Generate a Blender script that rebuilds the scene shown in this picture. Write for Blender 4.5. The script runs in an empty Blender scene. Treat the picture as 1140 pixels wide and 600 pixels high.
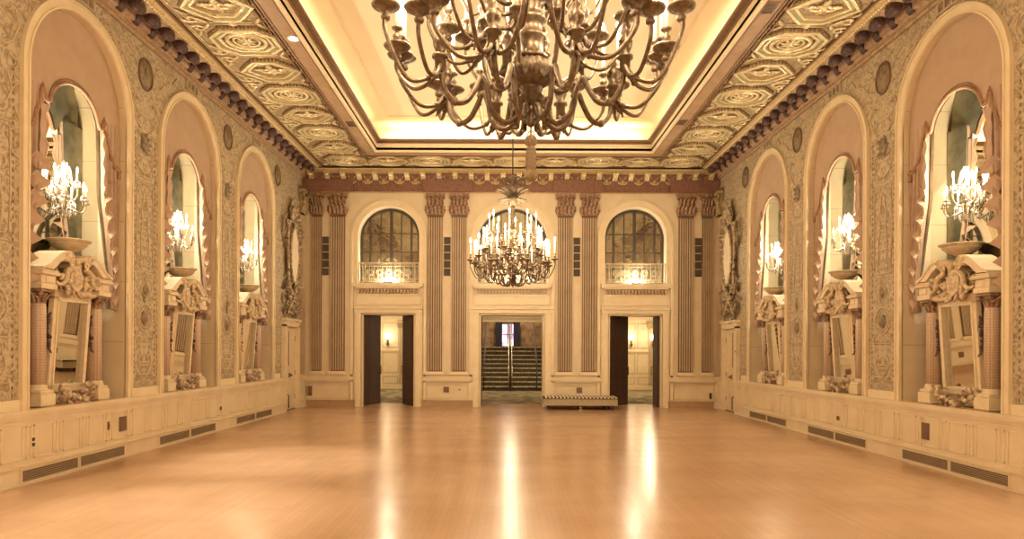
import bpy, math, random
from mathutils import Matrix, Vector
PI = math.pi
sc = bpy.context.scene
col = sc.collection
rng = random.Random(7)

# ------------------------------------------------------------------ helpers
def V(*a): return Vector(a)

class MB:
    """collects shapes into one mesh"""
    def __init__(s): s.v = []; s.f = []; s.sm = []
    def add(s, vs, fs, smooth=False, M=None):
        o = len(s.v)
        s.v += [tuple(M @ Vector(p)) if M else tuple(p) for p in vs]
        s.f += [tuple(i + o for i in f) for f in fs]
        s.sm += [smooth] * len(fs)
        return s
    def box(s, x0, x1, y0, y1, z0, z1, M=None):
        vs = [(x, y, z) for x in (x0, x1) for y in (y0, y1) for z in (z0, z1)]
        return s.add(vs, [(0,1,3,2),(4,6,7,5),(0,4,5,1),(2,3,7,6),(0,2,6,4),(1,5,7,3)], False, M)
    def cbox(s, x0, x1, y0, y1, z0, z1, c=.01, M=None):
        """box with chamfered edges towards -+z (two-step)"""
        vs = []
        for (z, i) in ((z0, c), (z0 + c, 0), (z1 - c, 0), (z1, c)):
            vs += [(x0+i, y0+i, z), (x1-i, y0+i, z), (x1-i, y1-i, z), (x0+i, y1-i, z)]
        fs = [(3,2,1,0), (12,13,14,15)]
        for k in range(3):
            for j in range(4):
                a = k*4 + j; b = k*4 + (j+1) % 4
                fs.append((a, b, b+4, a+4))
        return s.add(vs, fs, False, M)
    def lathe(s, prof, seg=16, c=(0,0,0), M=None, smooth=True, flute=0, fa=0):
        vs, fs = [], []
        n = len(prof)
        for j in range(seg):
            a = 2*PI*j/seg
            for (r, z) in prof:
                rr = r * (1 + fa*math.cos(flute*a)) if flute else r
                vs.append((c[0] + rr*math.cos(a), c[1] + rr*math.sin(a), c[2] + z))
        for j in range(seg):
            k = (j+1) % seg
            for i in range(n-1):
                fs.append((j*n+i, k*n+i, k*n+i+1, j*n+i+1))
        fs.append(tuple(j*n for j in range(seg))[::-1]); fs.append(tuple(j*n+n-1 for j in range(seg)))
        return s.add(vs, fs, smooth, M)
    def tube(s, pts, r, seg=8, M=None, closed=False):
        pts = [Vector(p) for p in pts]; n = len(pts)
        rs = r if isinstance(r, (list, tuple)) else [r]*n
        t0 = (pts[1]-pts[0]).normalized()
        up = Vector((0,0,1)) if abs(t0.z) < .9 else Vector((1,0,0))
        nrm = (up - t0*up.dot(t0)).normalized()
        vs = []
        for i in range(n):
            if closed: t = pts[(i+1) % n] - pts[i-1]
            else: t = pts[min(i+1, n-1)] - pts[max(i-1, 0)]
            if t.length < 1e-9: t = t0.copy()
            t.normalize()
            nrm = nrm - t*nrm.dot(t)
            if nrm.length < 1e-6: nrm = t.orthogonal()
            nrm.normalize(); b = t.cross(nrm)
            for j in range(seg):
                a = 2*PI*j/seg
                vs.append(pts[i] + (nrm*math.cos(a) + b*math.sin(a))*rs[i])
        fs = []
        for i in range(n if closed else n-1):
            k = (i+1) % n
            for j in range(seg):
                l = (j+1) % seg
                fs.append((i*seg+j, i*seg+l, k*seg+l, k*seg+j))
        if not closed:
            fs.append(tuple(range(seg))[::-1]); fs.append(tuple((n-1)*seg+j for j in range(seg)))
        return s.add(vs, fs, True, M)
    def ball(s, c, r, seg=10, rings=6, M=None):
        rx, ry, rz = r if isinstance(r, (list, tuple)) else (r, r, r)
        vs = [(c[0], c[1], c[2]-rz)]
        for i in range(1, rings):
            a = -PI/2 + PI*i/rings
            for j in range(seg):
                b = 2*PI*j/seg
                vs.append((c[0]+rx*math.cos(a)*math.cos(b), c[1]+ry*math.cos(a)*math.sin(b), c[2]+rz*math.sin(a)))
        vs.append((c[0], c[1], c[2]+rz)); fs = []
        for j in range(seg):
            k = (j+1) % seg
            fs.append((0, 1+k, 1+j))
            for i in range(rings-2):
                fs.append((1+i*seg+j, 1+i*seg+k, 1+(i+1)*seg+k, 1+(i+1)*seg+j))
            fs.append((1+(rings-2)*seg+j, 1+(rings-2)*seg+k, len(vs)-1))
        return s.add(vs, fs, True, M)
    def prism(s, outline, d0, d1, axis='y', M=None, smooth=False):
        """2D outline extruded; axis y: outline is (x,z); axis x: (y,z); axis z: (x,y)"""
        n = len(outline)
        def P(p, d):
            return {'y': (p[0], d, p[1]), 'x': (d, p[0], p[1]), 'z': (p[0], p[1], d)}[axis]
        vs = [P(p, d0) for p in outline] + [P(p, d1) for p in outline]
        o = len(s.v)
        s.add(vs, [tuple(range(n))[::-1], tuple(range(n, 2*n))], False, M)
        s.f += [(o+i, o+(i+1) % n, o+n+(i+1) % n, o+n+i) for i in range(n)]; s.sm += [smooth]*n
        return s
    def strip(s, a, b, smooth=True, M=None):
        n = len(a)
        return s.add(list(a)+list(b), [(i, i+1, n+i+1, n+i) for i in range(n-1)], smooth, M)
    def grid(s, rows, smooth=True, M=None, closed=False):
        n = len(rows[0]); vs = [p for r in rows for p in r]; fs = []
        for i in range(len(rows)-1):
            for j in range(n if closed else n-1):
                k = (j+1) % n
                fs.append((i*n+j, i*n+k, (i+1)*n+k, (i+1)*n+j))
        return s.add(vs, fs, smooth, M)
    def sweep_rect(s, outer, inner, z0, z1, M=None):
        """flat ring between two closed loops (xy) with thickness z0..z1"""
        n = len(outer)
        vs = [(p[0], p[1], z0) for p in outer] + [(p[0], p[1], z0) for p in inner] + [(p[0], p[1], z1) for p in outer] + [(p[0], p[1], z1) for p in inner]
        fs = []
        for i in range(n):
            k = (i+1) % n
            fs += [(i, k, n+k, n+i), (2*n+i, 3*n+i, 3*n+k, 2*n+k), (i, 2*n+i, 2*n+k, k), (n+i, n+k, 3*n+k, 3*n+i)]
        return s.add(vs, fs, False, M)
    def leaf(s, p, d, up, L, W, curl=.6, th=.004, n=6):
        """acanthus like leaf: from p along d, bending towards up"""
        d = Vector(d).normalized(); up = Vector(up).normalized(); p = Vector(p)
        side = d.cross(up).normalized(); up = side.cross(d).normalized()
        rows = []
        pos = p.copy(); step = L/n
        for i in range(n+1):
            t = i/n; a = curl*2.2*t*t
            dr = d*math.cos(a) + up*math.sin(a); nr = up*math.cos(a) - d*math.sin(a)
            w = W*.5*(math.sin(PI*min(1, .18+t*.82))**.7)*(1+.22*math.cos(i*PI))
            rows.append([pos - side*w, pos - nr*W*.16, pos + side*w, pos + nr*(th)])
            pos = pos + dr*step
        s.grid(rows, True, None, True)
        return s
    def build(s, name, mat, parent=None, bevel=0):
        me = bpy.data.meshes.new(name)
        me.from_pydata(s.v, [], s.f)
        me.polygons.foreach_set('use_smooth', s.sm)
        me.update()
        import bmesh
        bm = bmesh.new(); bm.from_mesh(me); bmesh.ops.recalc_face_normals(bm, faces=bm.faces); bm.to_mesh(me); bm.free()
        if mat: me.materials.append(mat)
        o = bpy.data.objects.new(name, me); col.objects.link(o)
        if parent: o.parent = parent
        if bevel:
            b = o.modifiers.new('bevel', 'BEVEL'); b.width = bevel; b.segments = 2; b.limit_method = 'ANGLE'
        return o

def tag(o, label=None, cat=None, group=None, kind=None):
    if label: o['label'] = label
    if cat: o['category'] = cat
    if group: o['group'] = group
    if kind: o['kind'] = kind
    return o
def empty(name, loc=(0,0,0), rz=0):
    o = bpy.data.objects.new(name, None); col.objects.link(o); o.empty_display_size = .1
    o.location = loc; o.rotation_euler = (0, 0, rz)
    return o
def kids(o): return [c for c in bpy.data.objects if c.parent == o]
CH = {}
def copy_tree(o, parent=None):
    c = o.copy(); col.objects.link(c)
    c.parent = parent
    for ch in kids(o): copy_tree(ch, c)
    return c
def arc(cx, cz, r, a0, a1, n): return [(cx + r*math.cos(a0+(a1-a0)*i/n), cz + r*math.sin(a0+(a1-a0)*i/n)) for i in range(n+1)]
def bez(pts, n=14):
    """Catmull-Rom through 3D points"""
    P = [Vector(p) for p in pts]; P = [P[0]*2-P[1]] + P + [P[-1]*2-P[-2]]
    out = []
    for i in range(1, len(P)-2):
        for k in range(n):
            t = k/n; a, b, c, d = P[i-1], P[i], P[i+1], P[i+2]
            out.append(.5*((2*b) + (c-a)*t + (2*a-5*b+4*c-d)*t*t + (3*b-a-3*c+d)*t**3))
    out.append(P[-2]); return out

# ------------------------------------------------------------------ materials
def srgb(r, g, b):
    f = lambda c: c/12.92 if c <= .04045 else ((c+.055)/1.055)**2.4
    return (f(r/255), f(g/255), f(b/255), 1)
def mat(name, c, rough=.6, metal=0, c2=None, scale=8, bump=0, bscale=40, coat=0, spec=.5):
    m = bpy.data.materials.new(name); m.use_nodes = True
    nt = m.node_tree; N = nt.nodes; b = N['Principled BSDF']
    b.inputs['Roughness'].default_value = rough; b.inputs['Metallic'].default_value = metal
    b.inputs['Specular IOR Level'].default_value = spec
    if coat: b.inputs['Coat Weight'].default_value = coat
    tc = N.new('ShaderNodeTexCoord')
    nz = N.new('ShaderNodeTexNoise'); nz.inputs['Scale'].default_value = scale; nz.inputs['Detail'].default_value = 4
    nt.links.new(tc.outputs['Object'], nz.inputs['Vector'])
    mx = N.new('ShaderNodeMix'); mx.data_type = 'RGBA'
    c2 = c2 or tuple(x*.88 for x in c[:3]) + (1,)
    mx.inputs['A'].default_value = c; mx.inputs['B'].default_value = c2
    rp = N.new('ShaderNodeValToRGB'); rp.color_ramp.elements[0].position = .38; rp.color_ramp.elements[1].position = .65
    nt.links.new(nz.outputs['Fac'], rp.inputs['Fac']); nt.links.new(rp.outputs['Color'], mx.inputs['Factor'])
    nt.links.new(mx.outputs['Result'], b.inputs['Base Color'])
    if bump:
        n2 = N.new('ShaderNodeTexNoise'); n2.inputs['Scale'].default_value = bscale; n2.inputs['Detail'].default_value = 5
        nt.links.new(tc.outputs['Object'], n2.inputs['Vector'])
        bp = N.new('ShaderNodeBump'); bp.inputs['Strength'].default_value = bump; bp.inputs['Distance'].default_value = .02
        nt.links.new(n2.outputs['Fac'], bp.inputs['Height']); nt.links.new(bp.outputs['Normal'], b.inputs['Normal'])
    return m
def emit(name, c, s, sample=True):
    m = bpy.data.materials.new(name); m.use_nodes = True
    b = m.node_tree.nodes['Principled BSDF']
    b.inputs['Base Color'].default_value = c; b.inputs['Emission Color'].default_value = c; b.inputs['Emission Strength'].default_value = s
    if not sample: m.cycles.emission_sampling = 'NONE'
    return m

CREAM = mat('cream_paint', (.76,.63,.44,1), .5, c2=(.71,.57,.385,1), scale=3)
CREAMD = mat('cream_trim', (.82,.69,.48,1), .45, c2=(.77,.635,.43,1), scale=5)
STONE = mat('carved_cream', (.80,.66,.46,1), .55, c2=(.74,.59,.40,1), scale=14, bump=.12, bscale=30)
CARVED = mat('carved_relief', (.78,.64,.44,1), .5, c2=(.52,.37,.23,1), scale=22, bump=.2)
FRUIT = mat('carved_fruit', (.72,.60,.42,1), .5, c2=(.25,.11,.07,1), scale=11, bump=.2)
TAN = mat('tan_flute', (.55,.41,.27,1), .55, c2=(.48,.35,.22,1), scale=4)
BROWN = mat('flute_ground_brown', (.17,.10,.065,1), .6, c2=(.13,.08,.05,1))  # dark ground of the two-tone painted shafts, between the tan fillets
MAROON = mat('maroon_gilt', (.085,.034,.027,1), .45, c2=(.045,.018,.016,1), scale=18, bump=.3)
ROSEB = mat('rose_bronze', (.20,.095,.065,1), .4, .1, c2=(.44,.29,.17,1), scale=22, bump=.4)
GOLD = mat('old_gold', (.55,.41,.20,1), .42, .25, c2=(.40,.27,.12,1), scale=20, bump=.3)
GILT = mat('gilded_plaster', (.80,.68,.43,1), .33, .35, c2=(.68,.53,.31,1), scale=12, bump=.3, bscale=26)
BAND = mat('gilded_ground', (.27,.18,.095,1), .5, .1, c2=(.50,.38,.21,1), scale=24, bump=.9, bscale=22)
CORN = mat('rose_gilt_cornice', (.50,.36,.25,1), .45, c2=(.36,.23,.155,1), scale=14, bump=.3)
GREEN = mat('verdigris_gilt', (.34,.42,.27,1), .45, .1, c2=(.44,.42,.25,1), scale=15, bump=.2)
BROWNB = mat('brown_beam', (.40,.26,.15,1), .5, c2=(.34,.21,.12,1), scale=5, bump=.1)
DKBROWN = mat('dark_brown_moulding', (.20,.11,.05,1), .5)
CEIL = mat('ceiling_plaster', (.83,.72,.52,1), .7, c2=(.81,.695,.495,1), scale=1)
BRASS = mat('aged_brass', (.20,.14,.085,1), .36, .6, c2=(.11,.072,.045,1), scale=30, bump=.12, bscale=80)
BRASSL = mat('brass_cup', (.235,.17,.105,1), .38, .5, c2=(.12,.08,.05,1), scale=40, bump=.25, bscale=90)
WAX = emit('self_lit_candle_wax', (1,.84,.58,1), .4, False)  # tapers given emission to look lit; only the bulbs are lamps
FLAME = emit('candle_bulb', (1,.80,.45,1), 40, False)
CRYSTAL = mat('cut_crystal', (.82,.78,.70,1), .08, .35, c2=(.5,.45,.38,1), scale=60)
SILVER = mat('silvered_arm', (.42,.36,.27,1), .22, .8, c2=(.25,.2,.14,1), scale=40)
FABRIC = mat('rose_tan_cloth', (.50,.365,.26,1), .85, c2=(.47,.335,.235,1), scale=6, bump=.15, bscale=160)
DRAPE = mat('rose_drape_cloth', (.48,.335,.245,1), .8, c2=(.41,.275,.20,1), scale=9, bump=.15, bscale=160)
LINING = mat('grey_lining', (.58,.53,.39,1), .8, c2=(.40,.36,.26,1), scale=5)
FRINGE = mat('brown_fringe', (.30,.16,.10,1), .85, c2=(.46,.28,.17,1), scale=70, bump=.4, bscale=120)
FRINGEL = mat('pale_fringe', (.66,.50,.36,1), .85, c2=(.48,.32,.22,1), scale=70, bump=.4, bscale=120)
DRAPEL = mat('rose_ruffle_cloth', (.56,.40,.30,1), .75, c2=(.50,.35,.26,1), scale=9, bump=.1, bscale=160)
DARKWOOD = mat('dark_walnut', (.075,.034,.022,1), .6, c2=(.055,.026,.017,1), scale=7)
IRON = mat('gilt_iron', (.56,.47,.32,1), .4, .3, c2=(.40,.32,.2,1), scale=20)
BLACKISH = mat('dark_bronze', (.06,.045,.035,1), .45, .3)
SPK = mat('speaker_cloth', (.075,.05,.035,1), .8)
CREAMDIM = mat('plate_cream', (.62,.48,.31,1), .5)
VENT = mat('vent_metal', (.40,.28,.17,1), .45, .2)
PLATE = mat('bronze_plate', (.22,.13,.075,1), .45, .3)
WHITE = mat('white_enamel', (.8,.74,.62,1), .35)
MIRROR = mat('mirror_glass', (.86,.84,.76,1), .015, 1.0, c2=(.84,.82,.74,1))
BOWL = mat('urn_stone', (.62,.50,.34,1), .6, c2=(.52,.40,.26,1), scale=10, bump=.2)
STEEL = mat('brushed_steel', (.55,.50,.42,1), .25, .9)
RUBBER = mat('rubber', (.05,.04,.035,1), .7)
CARTG = mat('grey_beige_laminate', (.42,.34,.22,1), .5, c2=(.36,.28,.18,1), scale=14)
MEDAL = mat('medallion_bronze', (.16,.115,.07,1), .5, c2=(.30,.22,.13,1), scale=14, bump=.5, bscale=18)

def floor_mat():
    m = mat('polished_maple', (.60,.36,.17,1), .2)
    nt = m.node_tree; N = nt.nodes; L = nt.links; b = N['Principled BSDF']
    tc = N.new('ShaderNodeTexCoord'); mp = N.new('ShaderNodeMapping'); L.new(tc.outputs['Object'], mp.inputs['Vector'])
    mp.inputs['Rotation'].default_value = (0, 0, PI/2)
    br = N.new('ShaderNodeTexBrick'); L.new(mp.outputs['Vector'], br.inputs['Vector'])
    br.inputs['Scale'].default_value = 1; br.inputs['Brick Width'].default_value = 1.1; br.inputs['Row Height'].default_value = .06
    br.inputs['Mortar Size'].default_value = .0015; br.offset = .37
    br.inputs['Color1'].default_value = (.57,.36,.225,1); br.inputs['Color2'].default_value = (.54,.335,.205,1); br.inputs['Mortar'].default_value = (.46,.28,.16,1)
    nz = N.new('ShaderNodeTexNoise'); nz.inputs['Scale'].default_value = .7; nz.inputs['Detail'].default_value = 5
    mp2 = N.new('ShaderNodeMapping'); mp2.inputs['Scale'].default_value = (.7,1.3,1); L.new(tc.outputs['Object'], mp2.inputs['Vector']); L.new(mp2.outputs['Vector'], nz.inputs['Vector'])
    mx = N.new('ShaderNodeMix'); mx.data_type = 'RGBA'; mx.blend_type = 'MULTIPLY'; mx.inputs['Factor'].default_value = .8
    rp = N.new('ShaderNodeValToRGB'); rp.color_ramp.elements[0].position = .3; rp.color_ramp.elements[0].color = (.78,.72,.64,1); rp.color_ramp.elements[1].position = .66; rp.color_ramp.elements[1].color = (1,1,1,1)
    L.new(nz.outputs['Fac'], rp.inputs['Fac'])
    L.new(br.outputs['Color'], mx.inputs['A']); L.new(rp.outputs['Color'], mx.inputs['B'])
    L.new(mx.outputs['Result'], b.inputs['Base Color'])
    n3 = N.new('ShaderNodeTexNoise'); n3.inputs['Scale'].default_value = 3.2; n3.inputs['Detail'].default_value = 6
    mp3 = N.new('ShaderNodeMapping'); mp3.inputs['Scale'].default_value = (1.2,.7,1); L.new(tc.outputs['Object'], mp3.inputs['Vector']); L.new(mp3.outputs['Vector'], n3.inputs['Vector'])
    mr = N.new('ShaderNodeMapRange'); mr.inputs['To Min'].default_value = .15; mr.inputs['To Max'].default_value = .30
    L.new(n3.outputs['Fac'], mr.inputs['Value']); L.new(mr.outputs['Result'], b.inputs['Roughness'])
    bp = N.new('ShaderNodeBump'); bp.inputs['Strength'].default_value = .10; bp.inputs['Distance'].default_value = .01
    n4 = N.new('ShaderNodeTexNoise'); n4.inputs['Scale'].default_value = 9; n4.inputs['Detail'].default_value = 2
    L.new(tc.outputs['Object'], n4.inputs['Vector'])
    ad = N.new('ShaderNodeMath'); ad.operation = 'MULTIPLY_ADD'; ad.inputs[1].default_value = .25
    L.new(br.outputs['Fac'], ad.inputs[0]); L.new(n4.outputs['Fac'], ad.inputs[2]); L.new(ad.outputs[0], bp.inputs['Height'])
    L.new(bp.outputs['Normal'], b.inputs['Normal'])
    return m
FLOOR = floor_mat()

def mural_mat():
    """painted grotesque decoration, mirrored about each pier"""
    m = mat('painted_mural', (.4,.3,.2,1), .6)
    nt = m.node_tree; N = nt.nodes; L = nt.links; b = N['Principled BSDF']
    def mth(op, a, bb=None, c=None):
        n = N.new('ShaderNodeMath'); n.operation = op
        for i, x in enumerate((a, bb, c)):
            if x is None: continue
            if isinstance(x, (int, float)): n.inputs[i].default_value = x
            else: L.new(x, n.inputs[i])
        return n.outputs[0]
    tc = N.new('ShaderNodeTexCoord'); sp = N.new('ShaderNodeSeparateXYZ'); L.new(tc.outputs['Object'], sp.inputs[0])
    u = mth('ABSOLUTE', mth('SUBTRACT', mth('FRACT', mth('DIVIDE', mth('ADD', sp.outputs['Y'], -8.67), 3.0)), .5))
    u = mth('MULTIPLY', u, 3.0)
    cb = N.new('ShaderNodeCombineXYZ'); L.new(u, cb.inputs[0]); L.new(sp.outputs['Z'], cb.inputs[1])
    wn = N.new('ShaderNodeTexNoise'); wn.inputs['Scale'].default_value = 3.5; wn.inputs['Detail'].default_value = 3; L.new(cb.outputs[0], wn.inputs['Vector'])
    va = N.new('ShaderNodeVectorMath'); va.operation = 'MULTIPLY_ADD'; va.inputs[1].default_value = (.36,.36,.36)
    L.new(wn.outputs['Color'], va.inputs[0]); L.new(cb.outputs[0], va.inputs[2])
    n1 = N.new('ShaderNodeTexNoise'); n1.inputs['Scale'].default_value = 3.6; n1.inputs['Detail'].default_value = 1.2; L.new(va.outputs[0], n1.inputs['Vector'])
    n2 = N.new('ShaderNodeTexNoise'); n2.inputs['Scale'].default_value = 8.5; n2.inputs['Detail'].default_value = 1; L.new(va.outputs[0], n2.inputs['Vector'])
    c1 = mth('ABSOLUTE', mth('SINE', mth('MULTIPLY', n1.outputs['Fac'], 26.0)))
    c2 = mth('ABSOLUTE', mth('SINE', mth('MULTIPLY', n2.outputs['Fac'], 15.0)))
    vo2 = N.new('ShaderNodeTexVoronoi'); vo2.feature = 'F1'; vo2.inputs['Scale'].default_value = 4.2; L.new(va.outputs[0], vo2.inputs['Vector'])
    rings = mth('ABSOLUTE', mth('SINE', mth('MULTIPLY', vo2.outputs['Distance'], 19.0)))
    r1 = N.new('ShaderNodeValToRGB'); e = r1.color_ramp.elements; e[0].position = .80; e[0].color = (0,0,0,1); e[1].position = 1.0; e[1].color = (1,1,1,1); L.new(mth('MAXIMUM', c1, mth('MULTIPLY', c2, .97)), r1.inputs['Fac'])
    r2 = N.new('ShaderNodeValToRGB'); e = r2.color_ramp.elements; e[0].position = .72; e[0].color = (0,0,0,1); e[1].position = .98; e[1].color = (.75,.75,.75,1); L.new(rings, r2.inputs['Fac'])
    nz = N.new('ShaderNodeTexNoise'); nz.inputs['Scale'].default_value = 9; nz.inputs['Detail'].default_value = 6; L.new(cb.outputs[0], nz.inputs['Vector'])
    r3 = N.new('ShaderNodeValToRGB'); e = r3.color_ramp.elements; e[0].position = .38; e[0].color = (0,0,0,1); e[1].position = .62; e[1].color = (1,1,1,1); L.new(nz.outputs['Fac'], r3.inputs['Fac'])
    lines = mth('MINIMUM', mth('ADD', r1.outputs['Color'], mth('MULTIPLY', r2.outputs['Color'], r3.outputs['Color'])), 1.0)
    base = N.new('ShaderNodeMix'); base.data_type = 'RGBA'; base.inputs['A'].default_value = (.26,.20,.125,1); base.inputs['B'].default_value = (.37,.29,.185,1); L.new(r3.outputs['Color'], base.inputs['Factor'])
    mx = N.new('ShaderNodeMix'); mx.data_type = 'RGBA'; L.new(mth('MULTIPLY', lines, .62), mx.inputs['Factor']); L.new(base.outputs['Result'], mx.inputs['A']); mx.inputs['B'].default_value = (.68,.56,.38,1)
    L.new(mx.outputs['Result'], b.inputs['Base Color'])
    return m
MURAL = mural_mat()
def net_mat():
    m = mat('rose_network_shaft', (.5,.3,.2,1), .5)
    nt = m.node_tree; N = nt.nodes; L = nt.links; b = N['Principled BSDF']
    tc = N.new('ShaderNodeTexCoord'); mp = N.new('ShaderNodeMapping'); mp.inputs['Scale'].default_value = (40,40,30); L.new(tc.outputs['Object'], mp.inputs['Vector'])
    vo = N.new('ShaderNodeTexVoronoi'); vo.inputs['Scale'].default_value = 1; vo.inputs['Randomness'].default_value = .15; L.new(mp.outputs['Vector'], vo.inputs['Vector'])
    rp = N.new('ShaderNodeValToRGB'); e = rp.color_ramp.elements; e[0].position = .25; e[0].color = (.70,.55,.40,1); e[1].position = .55; e[1].color = (.52,.36,.27,1)
    L.new(vo.outputs['Distance'], rp.inputs['Fac']); L.new(rp.outputs['Color'], b.inputs['Base Color'])
    return m
NET = net_mat()
def carpet_mat():
    m = mat('figured_carpet', (.3,.25,.17,1), .95)
    nt = m.node_tree; N = nt.nodes; L = nt.links; b = N['Principled BSDF']
    tc = N.new('ShaderNodeTexCoord'); vo = N.new('ShaderNodeTexVoronoi'); vo.inputs['Scale'].default_value = 3; L.new(tc.outputs['Object'], vo.inputs['Vector'])
    nz = N.new('ShaderNodeTexNoise'); nz.inputs['Scale'].default_value = 7; nz.inputs['Detail'].default_value = 6; L.new(tc.outputs['Object'], nz.inputs['Vector'])
    ml = N.new('ShaderNodeMath'); ml.operation = 'MULTIPLY'; L.new(vo.outputs['Distance'], ml.inputs[0]); L.new(nz.outputs['Fac'], ml.inputs[1])
    rp = N.new('ShaderNodeValToRGB'); e = rp.color_ramp.elements; e[0].position = .12; e[0].color = (.42,.36,.22,1); e[1].position = .3; e[1].color = (.16,.13,.09,1)
    L.new(ml.outputs[0], rp.inputs['Fac']); L.new(rp.outputs['Color'], b.inputs['Base Color'])
    return m
CARPET = carpet_mat()
def pane_mat():
    m = mat('antique_window_glass', (.62,.61,.53,1), .07, 1)
    nt = m.node_tree; N = nt.nodes; L = nt.links; b = N['Principled BSDF']
    tc = N.new('ShaderNodeTexCoord'); nz = N.new('ShaderNodeTexNoise'); nz.inputs['Scale'].default_value = 2.2; nz.inputs['Detail'].default_value = 3; L.new(tc.outputs['Object'], nz.inputs['Vector'])
    bp = N.new('ShaderNodeBump'); bp.inputs['Strength'].default_value = .18; bp.inputs['Distance'].default_value = .06
    L.new(nz.outputs['Fac'], bp.inputs['Height']); L.new(bp.outputs['Normal'], b.inputs['Normal'])
    return m
PANE = pane_mat()
def stained_mat():
    m = bpy.data.materials.new('coloured_window_light'); m.use_nodes = True
    nt = m.node_tree; N = nt.nodes; L = nt.links; b = N['Principled BSDF']
    tc = N.new('ShaderNodeTexCoord'); vo = N.new('ShaderNodeTexVoronoi'); vo.inputs['Scale'].default_value = 4.5; L.new(tc.outputs['Object'], vo.inputs['Vector'])
    sp = N.new('ShaderNodeSeparateColor'); L.new(vo.outputs['Color'], sp.inputs[0])
    rp = N.new('ShaderNodeValToRGB'); e = rp.color_ramp.elements; e[0].color = (.16,.2,.6,1); e[1].color = (1,.92,.95,1)
    x = e.new(.35); x.color = (.75,.3,.7,1); x = e.new(.55); x.color = (.95,.5,.7,1); x = e.new(.75); x.color = (.95,.85,.95,1)
    L.new(sp.outputs[0], rp.inputs['Fac']); L.new(rp.outputs['Color'], b.inputs['Emission Color']); b.inputs['Emission Strength'].default_value = 1.6
    return m
STAINED = stained_mat()

# ------------------------------------------------------------------ dimensions (metres; camera at x=0,y=0,z=1.5 looking +Y)
XL, XR, YB, YF = -5.4, 5.6, 18.08, -3.0
XC = .12
BAYS = [2.67, 5.67, 8.67, 11.67, 14.67]
SPR, RO, RI = 4.70, 1.12, 1.0       # spring height, arch trim radii
DADO, ZC = .80, 6.10
SX = [-3.13, .14, 3.40]
DWS = [.69, .84, .69]; WWS = [.81, .93, .81]; ZTOP = 5.30             # back wall bays
DEPTH = .40

# side local frame: local x along wall, local y out of the wall into the room, z up
SIDES = [('left', XL, -PI/2, 1), ('right', XR, PI/2, -1)]
def place(o, side, y, out=0, z=0):
    nm, X, rz, sg = side
    o.location = (X + sg*out, y, z); o.rotation_euler = (0, 0, rz)
    return o
ORD3 = {8.67: 'nearest', 11.67: 'middle', 14.67: 'farthest'}

# ------------------------------------------------------------------ room shell
tag(MB().box(XL-.3, XR+.3, YF, 19.25, -.1, 0).build('floor', FLOOR), kind='structure')

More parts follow.
